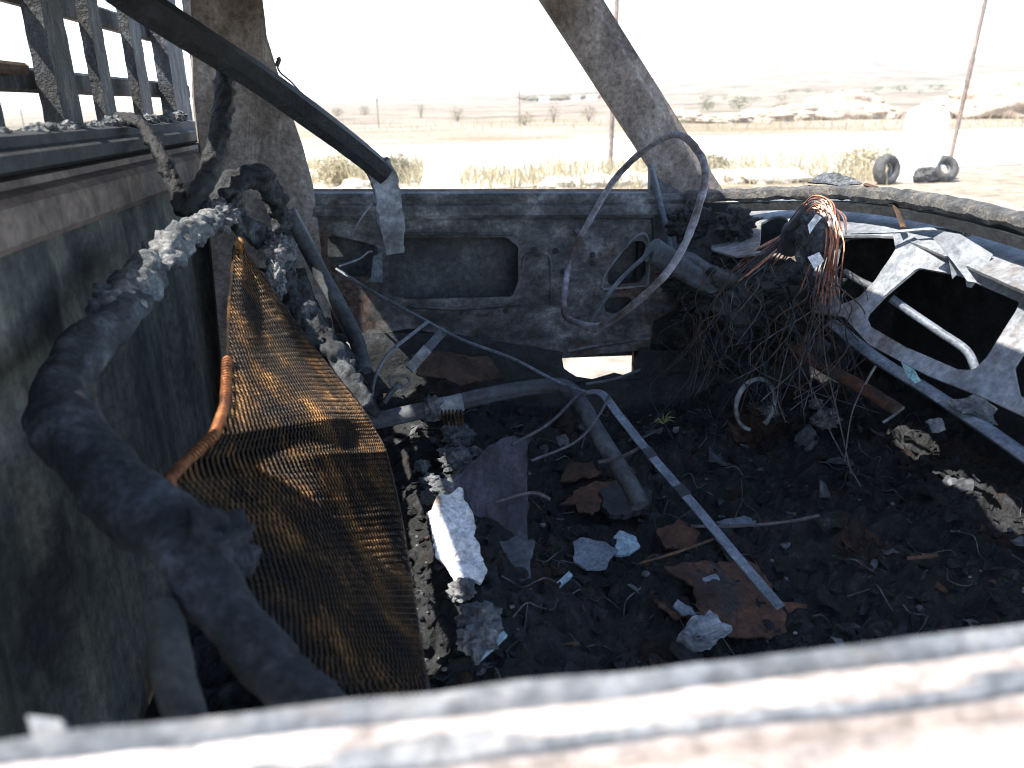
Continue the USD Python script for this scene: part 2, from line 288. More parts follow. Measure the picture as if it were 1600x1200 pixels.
xs = np.linspace(-60, 90, 76); rv, rf = grid(xs, np.linspace(0, 1, 9)); rx = rv[:, 0]; ry = 15.0+rv[:, 1]*17
edge = (meshkit.noise(np.stack([rx/7, ry*0+rv[:, 1]*3, ry*0], -1), 4)-.5)*3
ry = ry+edge+.05*rx; rv = np.stack([rx, ry, height(rx, ry)+.012], 1)
structure('dirt_road', (rv, rf), 'road_dirt', smooth=True)
T_ = np.geomspace(3, 3000, 700)
def ground_at(px, py):
    d = ray(px, py); d = d/np.linalg.norm(d); t = T_
    for _ in range(2):
        q = EYE+d*t[:, None]; k = int(np.argmax(q[:, 2] <= height(q[:, 0], q[:, 1]))) or len(t)-1
        t = np.linspace(t[max(k-1, 0)], t[k], 12)
    q = q[k]; return np.array([q[0], q[1], float(height(q[0], q[1]))])
usdkit.mesh(stage, '/World/haze', box((-3400, -3400, -1.5), (3400, 3400, 150)), usdkit.material(stage, '/World/Looks/haze_air', {'v': ('principled_volume', {'color': (.97, .96, .95), 'density': .00025, 'anisotropy': .3})}, [], volume='v.volume'))
data(stage.GetPrimAtPath('/World/haze'), 'thin pale haze lying over the dry plain', 'haze', kind='stuff')
#=====TRUCK
truck = thing('burnt_pickup_truck', 'burnt-out pickup truck cab seen through its near side window, bare sooty and rusted steel', 'pickup truck', (0.1, .9, 0))
# rear wall below the rear window, with pressed ribs, and the beam under the window
wy = np.linspace(.12, 1.62, 90); wz = np.linspace(.5, 1.28, 50)
WY, WZ = np.meshgrid(wy, wz)
def rib(yc, w): return .5*(np.tanh((WY-yc+w)/.012)-np.tanh((WY-yc-w)/.012))
wx = BACKX-.012*sum(rib(c, .055) for c in (.42, .68, .94, 1.2, 1.46))+.008*(meshkit.fbm(np.stack([WY*5, WZ*5, 0*WY], -1), 4, 1)-.5)
v = np.stack([wx, WY, WZ], -1).reshape(-1, 3); i, j = np.meshgrid(np.arange(49), np.arange(89), indexing='ij'); a = (i*90+j).ravel()
part(truck, 'rear_wall', (v, np.vstack([np.stack([a, a+1, a+91], 1), np.stack([a, a+91, a+90], 1)])), 'wall_steel', smooth=True)
yb = np.linspace(.1, 1.60, 40)
beam = prof(np.stack([0*yb+BACKX, yb, 0*yb+1.284], 1), [(-.012, -.005), (.03, 0), (.036, .007), (.034, .038), (.028, .045), (.012, .049), (.010, .056), (-.012, .058)], (0, 0, 1))
part(truck, 'rear_window_beam', beam, 'oxide_steel', smooth=35)
ledge = prof(np.stack([0*yb+BACKX, yb, 0*yb+1.343], 1), [(-.03, 0), (.006, 0), (.016, .006), (.016, .02), (.006, .026), (.004, .036), (-.010, .04), (-.03, .04)], (0, 0, 1))
part(truck, 'rear_window_sill', ledge, 'soot', smooth=35)
part(truck, 'rear_window_header', box((BACKX-.02, .1, 1.618), (BACKX+.02, 1.56, ROOFZ-.004), .006), 'dark_steel')
part(truck, 'rear_corner_panel', box((BACKX-.018, .1, 1.345), (BACKX+.018, .54, 1.6175), .006), 'dark_steel')
part(truck, 'near_rear_pillar', box((BACKX, .2, 1.0), (-.27, .24, 1.60), .008), 'pillar_steel')
# far rear pillar
def pxpoly(pts): return pts
bp = [(292, -60), (398, -60), (412, 60), (440, 150), (470, 235), (486, 300), (500, 420), (540, 640), (350, 640), (318, 300), (300, 150)]
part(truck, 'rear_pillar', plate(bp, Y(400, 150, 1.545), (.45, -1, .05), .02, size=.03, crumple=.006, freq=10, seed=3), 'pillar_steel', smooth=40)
bpe = [Y(396, -60, 1.56), Y(408, 60, 1.565), Y(436, 150, 1.57), Y(468, 240, 1.575), Y(486, 305, 1.58), Y(500, 420, 1.58)]
part(truck, 'door_frame_edge', tube(spline(bpe, 5), [.013, .011], 6, flat=.7), 'dark_steel', smooth=50)
# far windscreen pillar
ap = spline([Y(800, -140, 1.51), Y(890, 0, 1.535), Y(954, 100, 1.553), Y(1018, 200, 1.57), Y(1060, 266, 1.58), Y(1105, 336, 1.59)], 6)
wA = np.linspace(1.0, 1.1, len(ap))
part(truck, 'windscreen_pillar', prof(ap, [(-.047, -.004), (-.042, -.013), (-.02, -.017), (.022, -.017), (.03, -.013), (.034, -.008), (.049, -.006), (.049, .004), (.0, .03), (-.04, .02)], (0, 1, 0), wA), 'pillar_steel', smooth=50)
part(truck, 'quarter_bracket', plate([(1012, 255), (1022, 215), (1060, 265), (1075, 330), (1070, 480), (1020, 390), (1012, 300)], Y(1040, 300, 1.575), (.1, -1, .1), .012, size=.03, crumple=.004, seed=5), 'dark_steel', smooth=40)
# roof and its front header
roof = grid(np.linspace(BACKX-.05, .36, 12), np.linspace(.27, 1.53, 20)); rv = roof[0].copy()
rv[:, 2] = ROOFZ+.03*(1-((rv[:, 1]-.9)/.63)**2)
part(truck, 'roof', join((rv, roof[1]), (rv+[0, 0, -.012], roof[1][:, ::-1])), 'dark_steel', smooth=True)
yb = np.linspace(.28, 1.52, 20)
part(truck, 'roof_header', prof(np.stack([0*yb+.34, yb, ROOFZ-.005+.03*(1-((yb-.9)/.63)**2)], 1), [(-.05, -.02), (.05, -.035), (.06, 0), (-.05, .02)], (0, 0, 1)), 'dark_steel')
part(truck, 'roof_rail', box((BACKX, 1.50, ROOFZ-.04), (.25, 1.56, ROOFZ+.005), .01), 'dark_steel')
part(truck, 'roof_rail', box((BACKX, .245, ROOFZ-.04), (.25, .30, ROOFZ+.005), .01), 'dark_steel')
# far door
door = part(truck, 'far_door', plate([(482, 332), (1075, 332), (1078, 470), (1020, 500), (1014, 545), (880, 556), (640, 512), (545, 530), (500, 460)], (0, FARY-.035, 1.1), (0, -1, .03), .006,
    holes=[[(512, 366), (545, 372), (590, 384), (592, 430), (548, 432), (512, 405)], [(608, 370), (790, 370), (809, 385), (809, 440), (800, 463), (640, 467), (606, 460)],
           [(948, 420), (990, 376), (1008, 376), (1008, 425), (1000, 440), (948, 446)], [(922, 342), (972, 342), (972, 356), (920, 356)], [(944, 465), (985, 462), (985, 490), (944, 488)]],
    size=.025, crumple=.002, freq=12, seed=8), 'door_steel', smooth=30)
yb = np.array([[-.22+.02*k, 0, 0] for k in range(48)])
def along(x0, x1, y, z0, z1, n=40): return np.stack([np.linspace(x0, x1, n), np.full(n, y), np.linspace(z0, z1, n)], 1)
xl, xr = Y(478, 300, FARY)[0], Y(1078, 300, FARY)[0]; zl, zr = Y(478, 297, FARY)[2], Y(1078, 297, FARY)[2]
part(door, 'belt_rail', prof(along(xl, xr, FARY-.028, zl-.022, zr-.022), [(-.02, -.03), (.016, -.03), (.024, -.022), (.022, -.006), (.012, .0), (.016, .008), (.012, .019), (.0, .022), (-.02, .02)], (0, 0, 1)), 'door_steel', smooth=30)
part(door, 'belt_flange', prof(along(xl, xr, FARY+.012, zl-.012, zr-.012), [(-.014, -.03), (.006, -.03), (.006, .008), (0, .013), (-.014, .01)], (0, 0, 1)), 'oxide_steel', smooth=30)
part(door, 'outer_skin', prof(along(xl, xr, FARY+.03, 1.0, .98), [(-.003, -.13), (.003, -.13), (.004, .21), (-.002, .21)], (0, 0, 1)), 'dark_steel')
def px_rail(pts, y, r, mat, nm, par=door, flat=.5): part(par, nm, tube(pix([(a, b, y) for a, b in pts], 6), r, 7, flat=flat), mat, smooth=50)
px_rail([(640, 478), (720, 482), (810, 474)], FARY-.042, .008, 'door_steel', 'pressed_rib')
px_rail([(600, 366), (700, 365), (800, 366)], FARY-.042, .006, 'door_steel', 'pressed_rib')
px_rail([(815, 420), (820, 400), (840, 398), (858, 402), (860, 460), (855, 490)], FARY-.040, .006, 'door_steel', 'pressed_rib')
px_rail([(888, 548), (930, 540), (985, 532), (1015, 528)], FARY-.046, .007, 'ash_steel', 'pressed_rib')
px_rail([(940, 450), (948, 424), (990, 372), (1012, 372), (1012, 440), (1000, 447), (942, 452)], FARY-.042, .005, 'ash_steel', 'speaker_rim')
part(door, 'latch_bracket', plate([(583, 400), (597, 393), (598, 440), (570, 440), (580, 432)], (0, FARY-.05, 1.1), (0, -1, 0), .006), 'blue_grey_metal')
for q in ((835, 390), (868, 392), (880, 425), (905, 360), (926, 398), (926, 412), (880, 480), (900, 500), (915, 505), (760, 490), (790, 485), (720, 488)):
    part(door, 'bolt_hole', tube([Y(*q, FARY-.040), Y(*q, FARY-.045)], .0065, 8), 'soot')
part(door, 'window_crank_boss', tube([Y(903, 361, FARY-.04), Y(903, 361, FARY-.06)], .006, 10), 'ash_steel')
part(door, 'regulator_tube', tube(pix([(1016, 255, 1.545), (1030, 310, 1.54), (1044, 370, 1.535), (1047, 388, 1.53)], 4), .006, 8), 'blue_grey_metal', smooth=50)
# steel under the far door: door sill and kick panel with a rusted gap
part(truck, 'far_sill', plate([(500, 520), (700, 520), (890, 552), (888, 582), (980, 580), (1000, 545), (1330, 560), (1330, 660), (900, 650), (520, 640)], (0, FARY-.06, .9), (0, -1, .1), .006, holes=[[(876, 548), (980, 546), (992, 590), (960, 582), (925, 592), (900, 588), (880, 575)]], size=.03, crumple=.008, seed=12), 'soot', smooth=30)
# near door: rounded top in the sun, inner lip towards the cab
def nd(px, py): return at(px, py, 'z', BELT)
e0, e1 = nd(-300, 1242), nd(1900, 982)
n = 150; t = np.linspace(0, 1, n)[:, None]; path = e0+(e1-e0)*t
shape = [(.0, -.06), (.0035, -.058), (.0035, -.004), (.001, .001), (-.009, -.0005), (-.012, -.005), (-.0145, -.011), (-.017, -.009), (-.023, -.005), (-.034, -.004), (-.05, -.010), (-.064, -.03), (-.070, -.07), (-.074, -.3), (-.066, -.3), (-.06, -.06)]
if np.dot(np.cross(e1-e0, [0, 0, 1.0]), [0, -1, 0]) > 0: shape = [(-a, b) for a, b in shape][::-1]
v, f = prof(path, shape, (0, 0, 1))
w = (meshkit.fbm(v*[18, 60, 40], 4, 21)-.5)*.006; v = v+np.stack([0*w, .3*w, w], 1)
part(truck, 'near_door', (v, f), 'bleached_paint', smooth=40)
lip = prof(path+[0, .004, .0015], [(-.004, -.05), (.004, -.05), (.004, .0), (.0025, .003), (-.0035, .003), (-.0045, 0)], (0, 0, 1))
v, f = lip; w = (meshkit.fbm(v*[30, 60, 40], 4, 22)-.5)*.004; part(truck, 'window_channel', (v+np.stack([0*w, w*.3, w], 1), f), 'sill_steel', smooth=40)
mid = path+[0, -.0062, -.003]
v, f = prof(mid, [(-.006, -.02), (.006, -.02), (.0062, .0), (.002, .0025), (-.004, .002)], (0, 0, 1)); w = (meshkit.fbm(v*[30, 60, 40], 4, 23)-.5)*.005
part(truck, 'weather_strip', (v+np.stack([0*w, w*.3, w], 1), f), 'sill_steel', smooth=40)
part(truck, 'mirror_tab', plate([(48, 1118), (100, 1124), (112, 1150), (60, 1158)], nd(80, 1140)+[0, .0, .0], (-.2, -1, .9), .002), 'sill_steel')
# floor, tunnel, firewall
part(truck, 'floor_pan', box((BACKX, .22, FLOOR-.02), (1.25, FARY-.02, FLOOR)), 'soot')
part(truck, 'firewall', box((1.12, .2, .5), (1.14, 1.62, 1.16)), 'soot')
part(truck, 'cowl_side', box((.50, 1.585, .5), (1.2, 1.60, 1.19)), 'soot')
part(truck, 'quarter_panel', box((BACKX-.02, 1.575, .5), (-.16, 1.59, 1.24), .004), 'wall_steel')
part(truck, 'cowl_side', box((.62, .21, .5), (1.2, .225, 1.17)), 'soot')
# dashboard frame
DP, DN = np.array([.64, 1.0, 1.02]), np.array([-.80, .0, .60])
dash = part(truck, 'dashboard_frame', plate([(1100, 420), (1150, 375), (1215, 372), (1290, 362), (1420, 366), (1450, 384), (1530, 430), (1640, 470), (1700, 720), (1600, 652), (1545, 626), (1450, 588), (1360, 540), (1320, 496), (1230, 486), (1150, 470)], DP, DN, .004,
    holes=[[(1190, 350), (1215, 338), (1233, 345), (1232, 372), (1205, 400), (1184, 408)], [(1318, 376), (1398, 370), (1402, 392), (1372, 440), (1345, 466), (1312, 480), (1308, 420)],
           [(1436, 420), (1500, 432), (1597, 474), (1590, 490), (1545, 560), (1524, 581), (1500, 580), (1420, 545), (1362, 512), (1355, 496), (1385, 465)],
           [(1586, 575), (1610, 540), (1680, 580), (1680, 660), (1595, 620)], [(1383, 448), (1390, 440), (1396, 446), (1390, 455)]],
    size=.02, crumple=.003, freq=14, seed=31), 'pale_steel', smooth=35)
SP, SN = onplane(1450, 392, DP, DN), np.array([-.30, .0, .95])
part(truck, 'dash_top_panel', plate([(1112, 392), (1118, 326), (1200, 300), (1330, 296), (1480, 312), (1700, 356), (1700, 500), (1600, 462), (1520, 424), (1450, 392), (1400, 372), (1300, 372), (1215, 396), (1150, 404)], SP+[0, 0, .004], SN, .004,
    holes=[[(1190, 352), (1212, 338), (1232, 345), (1232, 372), (1220, 385), (1186, 404)], [(1322, 376), (1392, 371), (1400, 380), (1330, 380)]], size=.025, crumple=.005, freq=10, seed=33), 'pale_steel', smooth=35)
part(dash, 'lower_rail', tube(pix([(1300, 505, 1.12), (1370, 560, 1.02), (1450, 610, .93), (1540, 670, .83), (1640, 740, .74)], 6), .012, 8, flat=.6), 'blue_grey_metal', smooth=50)
part(dash, 'corner_bracket', plate([(1458, 372), (1475, 362), (1500, 366), (1552, 398), (1526, 442), (1512, 440), (1488, 408)], Y(1500, 400, .93), (-.7, -.6, .4), .004, size=.02, crumple=.006, seed=35), 'ash_steel', smooth=35)
part(dash, 'bracket_leg', plate([(1480, 392), (1494, 402), (1500, 424), (1488, 436)], Y(1490, 410, .94), (-.6, -.7, .2), .003), 'ash_steel')
part(dash, 'bracket_leg', plate([(1508, 432), (1526, 440), (1518, 450), (1510, 448)], Y(1515, 440, .93), (-.6, -.7, .2), .003), 'ash_steel')
part(dash, 'crossing_pipe', tube(pix([(1392, 466, 1.05), (1420, 486, 1.03), (1470, 520, .98), (1510, 548, .94), (1526, 580, .92)], 6), .0065, 8), 'blue_grey_metal', smooth=50)
part(dash, 'crossing_pipe', tube(pix([(1318, 424, 1.14), (1345, 440, 1.12), (1372, 452, 1.09)], 6), .006, 8), 'dark_steel', smooth=50)
# cowl at the foot of the windscreen, hood beyond
cp = pix([(1078, 308, 1.56), (1140, 306, 1.5), (1220, 303, 1.42), (1320, 302, 1.27), (1400, 308, 1.15), (1500, 324, 1.0), (1620, 352, .84), (1720, 380, .74)], 14)
v, f = prof(cp, [(-.03, -.004), (-.02, -.014), (.022, -.014), (.03, -.004), (.026, .012), (.008, .020), (-.02, .016), (-.03, .008)], (0, 0, 1), np.linspace(.72, .6, len(cp)))
v, f = refine(v, f, .014); w = meshkit.fbm(v*45, 4, 41)-.5+.6*(meshkit.fbm(v*14, 2, 43)-.5); part(truck, 'windscreen_cowl', (v+np.stack([w*.4, w*.4, w], 1)*.012, f), 'cowl_char', smooth=40)
part(truck, 'cowl_underside', prof(cp+[.006, .0, -.022], [(-.016, -.008), (.016, -.008), (.02, .008), (-.02, .008)], (0, 0, 1)), 'soot')
hx = np.linspace(0, 1, 14); hood = []
hv, hf = grid(np.linspace(.86, 2.0, 14), np.linspace(.2, 1.6, 16))
hv[:, 0] += .10*(1-((hv[:, 1]-.9)/.7)**2); hv[:, 2] = 1.165+.02*(1-((hv[:, 1]-.9)/.7)**2)-.10*(hv[:, 0]-.86)
part(truck, 'hood', join((hv, hf), (hv-[0, 0, .01], hf[:, ::-1])), 'bleached_paint', smooth=True)
# wiper arms
part(truck, 'wiper_arm', tube(pix([(1352, 288, 1.22), (1390, 302, 1.17), (1402, 330, 1.12), (1412, 356, 1.08)], 5), .005, 6, flat=.5), 'rust_brown', smooth=50)
part(truck, 'wiper_arm', tube(pix([(1508, 368, .98), (1540, 354, .95), (1578, 346, .92), (1588, 350, .91)], 5), .0035, 6), 'dark_steel', smooth=50)
part(truck, 'wiper_linkage', tube(pix([(1330, 364, 1.12), (1400, 362, 1.08), (1460, 358, 1.04), (1506, 366, 1.0)], 5), .005, 6, flat=.5), 'ash_steel', smooth=50)
# steering wheel, column
def ell(cx, cy, ax, ay, bx, by, yc, n=72):
    """rim as a true circle seen obliquely"""
    th = np.linspace(0, 2*np.pi, n, endpoint=False); return th
wc = np.array([.395, 1.323, 1.181]); wn = np.array([-.842, -.127, .521]); wn /= np.linalg.norm(wn)
wu = np.cross([0, 1.0, 0], wn); wu /= np.linalg.norm(wu); ww = np.cross(wn, wu)
th = np.linspace(0, 2*np.pi, 97); rim = wc+(.185+.004*np.sin(3*th+1)+.003*np.sin(7*th))[:, None]*(np.cos(th)[:, None]*wu+np.sin(th)[:, None]*ww)+wn*(.006*np.sin(2*th+.5))[:, None]
wheel = part(truck, 'steering_wheel', tube(rim, .0064, 12, lump=.0012, seed=45, freq=90, cap=False), 'rim_metal', smooth=60)
hub = wc-wn*.06
for a in (200,):
    a = math.radians(a); e = wc+.185*(math.cos(a)*wu+math.sin(a)*ww); part(wheel, 'spoke', tube(spline([hub, (hub+e)/2+wn*.012, e], 5), .004, 6), 'dark_steel', smooth=50)
part(truck, 'steering_column', tube(spline([hub, hub-wn*.15, hub-wn*.42], 6), [.024, .02, .026], 12, lump=.003, seed=44), 'dark_steel', smooth=50)
part(truck, 'column_shroud', plate([(1060, 330), (1110, 325), (1150, 350), (1130, 400), (1085, 410), (1062, 380)], Y(1105, 365, 1.42), (-.6, -.8, .2), .004, size=.02, crumple=.02, freq=18, seed=46, ragged=.012), 'soot', smooth=35)
part(truck, 'dash_pipe', tube(pix([(1235, 540, 1.2), (1290, 575, 1.13), (1345, 604, 1.06), (1402, 640, .99)], 6), .0105, 10), 'rust_orange', smooth=50)
#=====INSIDE
rnd = random.Random(7)
# load bed cage behind the rear window
cage = thing('load_bed_cage', 'charred lattice cage of upright slats and rails seen through the rear window', 'cage', (-.47, .9, 1.0))
CX = -.45
def cagepx(px, py): return at(px, py, 'x', CX)
zlo, zhi = 1.0, 2.0
def upright(y0, y1, back):
    m = trimesh.creation.box((back, y1-y0, zhi-zlo)); v, f = refine(m.vertices, m.faces, .016)
    v = v+[CX-back/2, (y0+y1)/2, (zlo+zhi)/2]; v = v+(meshkit.fbm(v*60, 4, 5)-.5)[:, None]*[.002, .0015, 0]
    part(cage, 'slat', (v, f), 'lattice_char')
for (l, r_, py) in ((-28, 4, 175), (55, 117, 120), (138, 172, 115), (200, 231, 120), (246, 292, 125), (302, 330, 125)):
    ridge = l+(r_-l)*.5; y0, y1 = cagepx(ridge, py)[1], cagepx(r_, py)[1]; upright(y0, y1, min(.05, CX-at(l, py, 'y', y0)[0]))
for py0, py1, px in ((-14, 22, 90), (113, 147, 120), (265, 295, 120)):
    z0, z1 = at(px, py1, 'x', CX-.035)[2], at(px, py0, 'x', CX-.035)[2]
    part(cage, 'rail', box((CX-.055, -.1, z0), (CX-.036, 2.1, z1), .004), 'lattice_char')
z0, z1 = cagepx(20, 113)[2], cagepx(20, 93)[2]
part(cage, 'short_rail', box((CX-.025, .3, z0), (CX-.012, cagepx(62, 100)[1], z1), .004), 'rust_brown', label='short rail with a reddish tarnish')
bed = part(truck, 'bed_wall', box((-.60, .1, .6), (-.585, 1.7, 1.30), .004), 'dark_steel')
# crumbled glass and burnt rubber on the rear window sill
for k in range(26):
    px = 4+k*11.2+rnd.uniform(-4, 4); py = 216-.12*px+rnd.uniform(-2, 2); c = at(px, py, 'x', BACKX-.012)
    r = rnd.uniform(.006, .014)
    single('char_lump', lump(c, (r, r*1.3, r*.9), k+300, 2, .5), 'grey_char', ['pale crumb of burnt seal on the rear window sill'][0], 'lump', 'crumbs of burnt seal along the rear window sill')
# fallen bar with a bent end
bar = pix([(120, -70, 1.05), (185, -20, 1.08), (300, 55, 1.12), (410, 125, 1.17), (500, 190, 1.2), (565, 240, 1.23), (598, 268, 1.25)], 8)
bs = [(-.022, -.010), (-.016, -.017), (.0, -.013), (.018, -.018), (.024, -.006), (.022, .010), (.0, .016), (-.02, .012)]
fb = thing('fallen_roof_bar', 'long black charred bar slanting across the far rear pillar, its pale end bent down', 'bar', bar[-1])
part(fb, 'bar', prof(bar, bs, (.45, .0, .9), np.linspace(1.3, 1.0, len(bar))), 'black_char', smooth=30)
end = pix([(588, 258, 1.243), (600, 280, 1.25), (606, 320, 1.25), (612, 360, 1.25), (617, 396, 1.25)], 8)
v, f = prof(end, [(-.02, -.004), (-.012, -.011), (0, -.009), (.012, -.012), (.02, -.004), (.019, .008), (-.02, .008)], (.2, -1, .1), np.interp(np.linspace(0, 1, len(end)), [0, .7, 1], [1.05, 1, .7]))
v, f = refine(v, f, .009); w = (meshkit.fbm(v*60, 4, 4)-.5)*.012; part(fb, 'bent_end', (v+np.c_[w, w*.5, w*.4], f), 'ash_steel', smooth=30, label='pale flaking end of the bar, bent straight down')
# charred belts hanging in a V from the rear wall
b1 = pix([(165, 190, 1.22), (205, 186, 1.2), (232, 210, 1.17), (258, 255, 1.14), (276, 300, 1.12), (283, 333, 1.1)], 10)
single('charred_strap', tube(b1, [.008, .010, .012, .010], 24, lump=.006, seed=51, freq=130), 'black_char', 'thin flaky burnt strap draped over the rear window sill, left of the V', 'strap', smooth=60)
b2 = pix([(352, 110, 1.2), (350, 160, 1.19), (342, 215, 1.17), (325, 270, 1.14), (302, 318, 1.11), (286, 338, 1.1)], 10)
single('charred_strap', tube(b2, [.019, .021, .019, .014], 24, lump=.006, seed=52, freq=130, flat=.7), 'black_char', 'thick black burnt strap hanging below the fallen bar, right of the V', 'strap', smooth=60)
# near seat: back frame wrapped in burnt foam, spring mesh
seat = thing('burnt_car_seat', 'burnt near seat back: tube frame in charred foam with a rusted wire mesh', 'car seat', (-.15, .7, FLOOR))
top = pix([(338, 340, 1.10), (300, 360, 1.04), (262, 388, .98), (225, 430, .91), (190, 472, .84), (160, 496, .79)], 12)
for a, b_, r0, r1, sd_ in ((0, 16, .019, .024, 61), (15, 33, .025, .027, 62), (32, 47, .026, .031, 63), (46, 61, .030, .024, 64)):
    seg = top[a:b_]; seg = np.stack([np.interp(np.linspace(0, 1, 46), np.linspace(0, 1, len(seg)), seg[:, c]) for c in range(3)], 1)
    part(seat, 'foam_roll', tube(seg, np.array([.82])*[r0*.8, r0, (r0+r1)/2, r1, r1*1.06, r1*.72], 40, lump=.010, seed=sd_, freq=80), 'grey_char', smooth=50, label='lumpy grey charred foam segment on the top tube')
sd = pix([(215, 470, .86), (150, 530, .74), (98, 590, .66), (92, 650, .60), (140, 720, .55), (215, 790, .50), (290, 850, .465), (330, 920, .44), (390, 1000, .41), (450, 1070, .385), (520, 1140, .36)], 16)
part(seat, 'side_tube', tube(sd, [.018, .022, .022, .026, .026, .024, .02, .018, .018], 28, lump=.006, seed=62, freq=34), 'dark_foam', smooth=60)
kb = lump(Y(325, 860, .46), (.03, .022, .03), 63, 4, .4); part(seat, 'recliner_knuckle', kb, 'dark_foam', smooth=60)
part(seat, 'lower_tube', tube(pix([(250, 950, .42), (262, 1000, .40), (280, 1080, .37), (300, 1150, .35)], 6), .012, 10, lump=.002, seed=64), 'wall_steel', smooth=60)
part(seat, 'wire_hook', tube(pix([(425, 960, .46), (434, 990, .455), (442, 1020, .45)], 4), .0022, 6), 'verdigris')
# the woven mesh: every wire a part
LV = [0, .13, .26, .36, .44, .50, .57, .66, .78, .90, 1.0]
LP_ = [(366, 384), (358, 470), (355, 560), (352, 632), (335, 680), (290, 722), (262, 752), (290, 830), (372, 930), (425, 1010), (455, 1095)]
RV = [0, .12, .26, .42, .54, .66, .80, .92, 1.0]
RP_ = [(378, 384), (430, 462), (500, 556), (570, 645), (603, 705), (625, 800), (645, 930), (660, 1030), (672, 1100)]
def curve(vv, keys, pts):
    k = np.asarray(pts, float); return np.array([np.interp(vv, keys, k[:, 0]), np.interp(vv, keys, k[:, 1])])
def dep(vv): return 1.10-.70*vv**.92
def msurf(u, vv):
    l, r = curve(vv, LV, LP_), curve(vv, RV, RP_)
    a, b = Y(*l, dep(vv)-.13*math.sin(math.pi*vv)**.8), Y(*r, dep(vv)+.05*vv+.23*math.sin(math.pi*min(vv, 1))**.7)
    q = a+(b-a)*u
    return q+np.array([.55, -.45, .5])*(.012*math.sin(math.pi*u)**.8*math.sin(math.pi*min(1, vv*1.05))+(.003*math.sin(9*u+7*vv)+.003*math.sin(4*u-15*vv))*math.sin(math.pi*u))
ROWS = 90
for k in range(ROWS):
    vv = (k+.5)/ROWS
    line = np.array([msurf(u, vv) for u in np.linspace(0, 1, 26)]); L = np.linalg.norm(np.diff(line, axis=0), axis=1).sum()
    if L < .012: continue
    waves = max(2, int(L/.0078)); m = waves*8+1; u = np.linspace(0, 1, m)
    q = np.stack([np.interp(u, np.linspace(0, 1, 26), line[:, c]) for c in range(3)], 1)
    down = np.array([msurf(x, min(vv+.01, 1))-msurf(x, max(vv-.01, 0)) for x in (.1, .5, .9)]).mean(0); dl = np.linalg.norm(down)/.02; dn = down/np.linalg.norm(down)
    tn = line[-1]-line[0]; nn = np.cross(tn, dn); nn /= np.linalg.norm(nn)
    if np.dot(nn, EYE-line[13]) < 0: nn = -nn
    ph = 2*np.pi*waves*u+(k % 2)*np.pi*1.0
    q = q+dn*(np.sin(ph)*dl/ROWS*.56)[:, None]+nn*(np.cos(ph)*.0014)[:, None]+tn/np.linalg.norm(tn)*(np.sin(2*ph)*.0007)[:, None]
    part(seat, 'mesh_wire', tube(q, .0011, 4, cap=False), 'spring_rust', smooth=True)
hem = [msurf(0, x) for x in np.linspace(.26, .60, 40)]; hem = np.array(hem); hL = np.linalg.norm(np.diff(hem, axis=0), axis=1).sum(); m = int(hL/.0045)*8
hp = np.stack([np.interp(np.linspace(0, 1, m), np.linspace(0, 1, 40), hem[:, c]) for c in range(3)], 1); t, A, B = frames(hp); an = np.arange(m)*2*np.pi/8
part(seat, 'rolled_hem', join(tube(hp+.0042*(np.cos(an)[:, None]*A+np.sin(an)[:, None]*B), .0016, 4, cap=False), tube(hp[::8], .0035, 8)), 'hem_rust', smooth=True, label='rolled coil hem on the top edge of the mesh, bright rust orange')
part(seat, 'edge_wire', tube(spline([msurf(0, x) for x in np.linspace(0, .3, 8)], 4), .0018, 5), 'spring_rust', smooth=True)
part(seat, 'edge_wire', tube(spline([msurf(1, x) for x in np.linspace(0, 1, 20)], 4), .0022, 5), 'rust_brown', smooth=True)
part(seat, 'top_clip', join(plate([(366, 378), (374, 374), (378, 392), (368, 402)], Y(372, 388, 1.09), (.2, -1, .1), .004), tube(pix([(374, 372, 1.08), (380, 380, 1.075), (376, 394, 1.08)], 4), .0025, 6)), 'spring_rust')
# far seat
part(seat, 'foam_knob', lump(Y(342, 338, 1.12), (.026, .024, .022), 65, 4, .5), 'grey_char', smooth=50)
far = thing('burnt_car_seat', 'burnt far seat frame: foam-wrapped hoop and bent bare tubes near the far rear pillar', 'car seat', (-.05, 1.25, FLOOR))
hoop = pix([(362, 352, 1.16), (350, 318, 1.17), (368, 286, 1.2), (398, 274, 1.24), (424, 300, 1.28), (440, 345, 1.30), (446, 380, 1.31)], 16)
part(far, 'hoop', tube(hoop, [.016, .018, .02, .018, .014], 30, lump=.009, seed=71, freq=75), 'dark_foam', smooth=60)
arm = pix([(350, 318, 1.155), (372, 345, 1.16), (402, 368, 1.17), (430, 392, 1.18), (450, 440, 1.17), (485, 505, 1.15), (530, 570, 1.12), (572, 640, 1.08)], 18)
part(far, 'padded_arm', tube(arm, [.02, .02, .018, .02, .022, .02, .018], 30, lump=.010, seed=72, freq=80), 'dark_foam', smooth=60)
part(far, 'foam_knob', lump(Y(436, 392, 1.16), (.026, .022, .024), 73, 4, .5), 'grey_char', smooth=60)
part(far, 'foam_knob', lump(Y(430, 438, 1.13), (.014, .012, .026), 74, 4, .5), 'grey_char', smooth=60)
part(far, 'bent_tube', tube(pix([(450, 330, 1.32), (472, 370, 1.32), (500, 424, 1.31), (530, 478, 1.29), (556, 530, 1.26), (570, 580, 1.22)], 8), .0135, 12, lump=.001, seed=75), 'dark_steel', smooth=60)
part(far, 'torn_pad', plate([(400, 420), (440, 440), (480, 540), (560, 640), (600, 660), (560, 560), (520, 520), (470, 420)], Y(500, 540, 1.2), (.4, -.8, .3), .006, size=.015, crumple=.03, freq=25, seed=76, ragged=.012), 'soot', smooth=40)
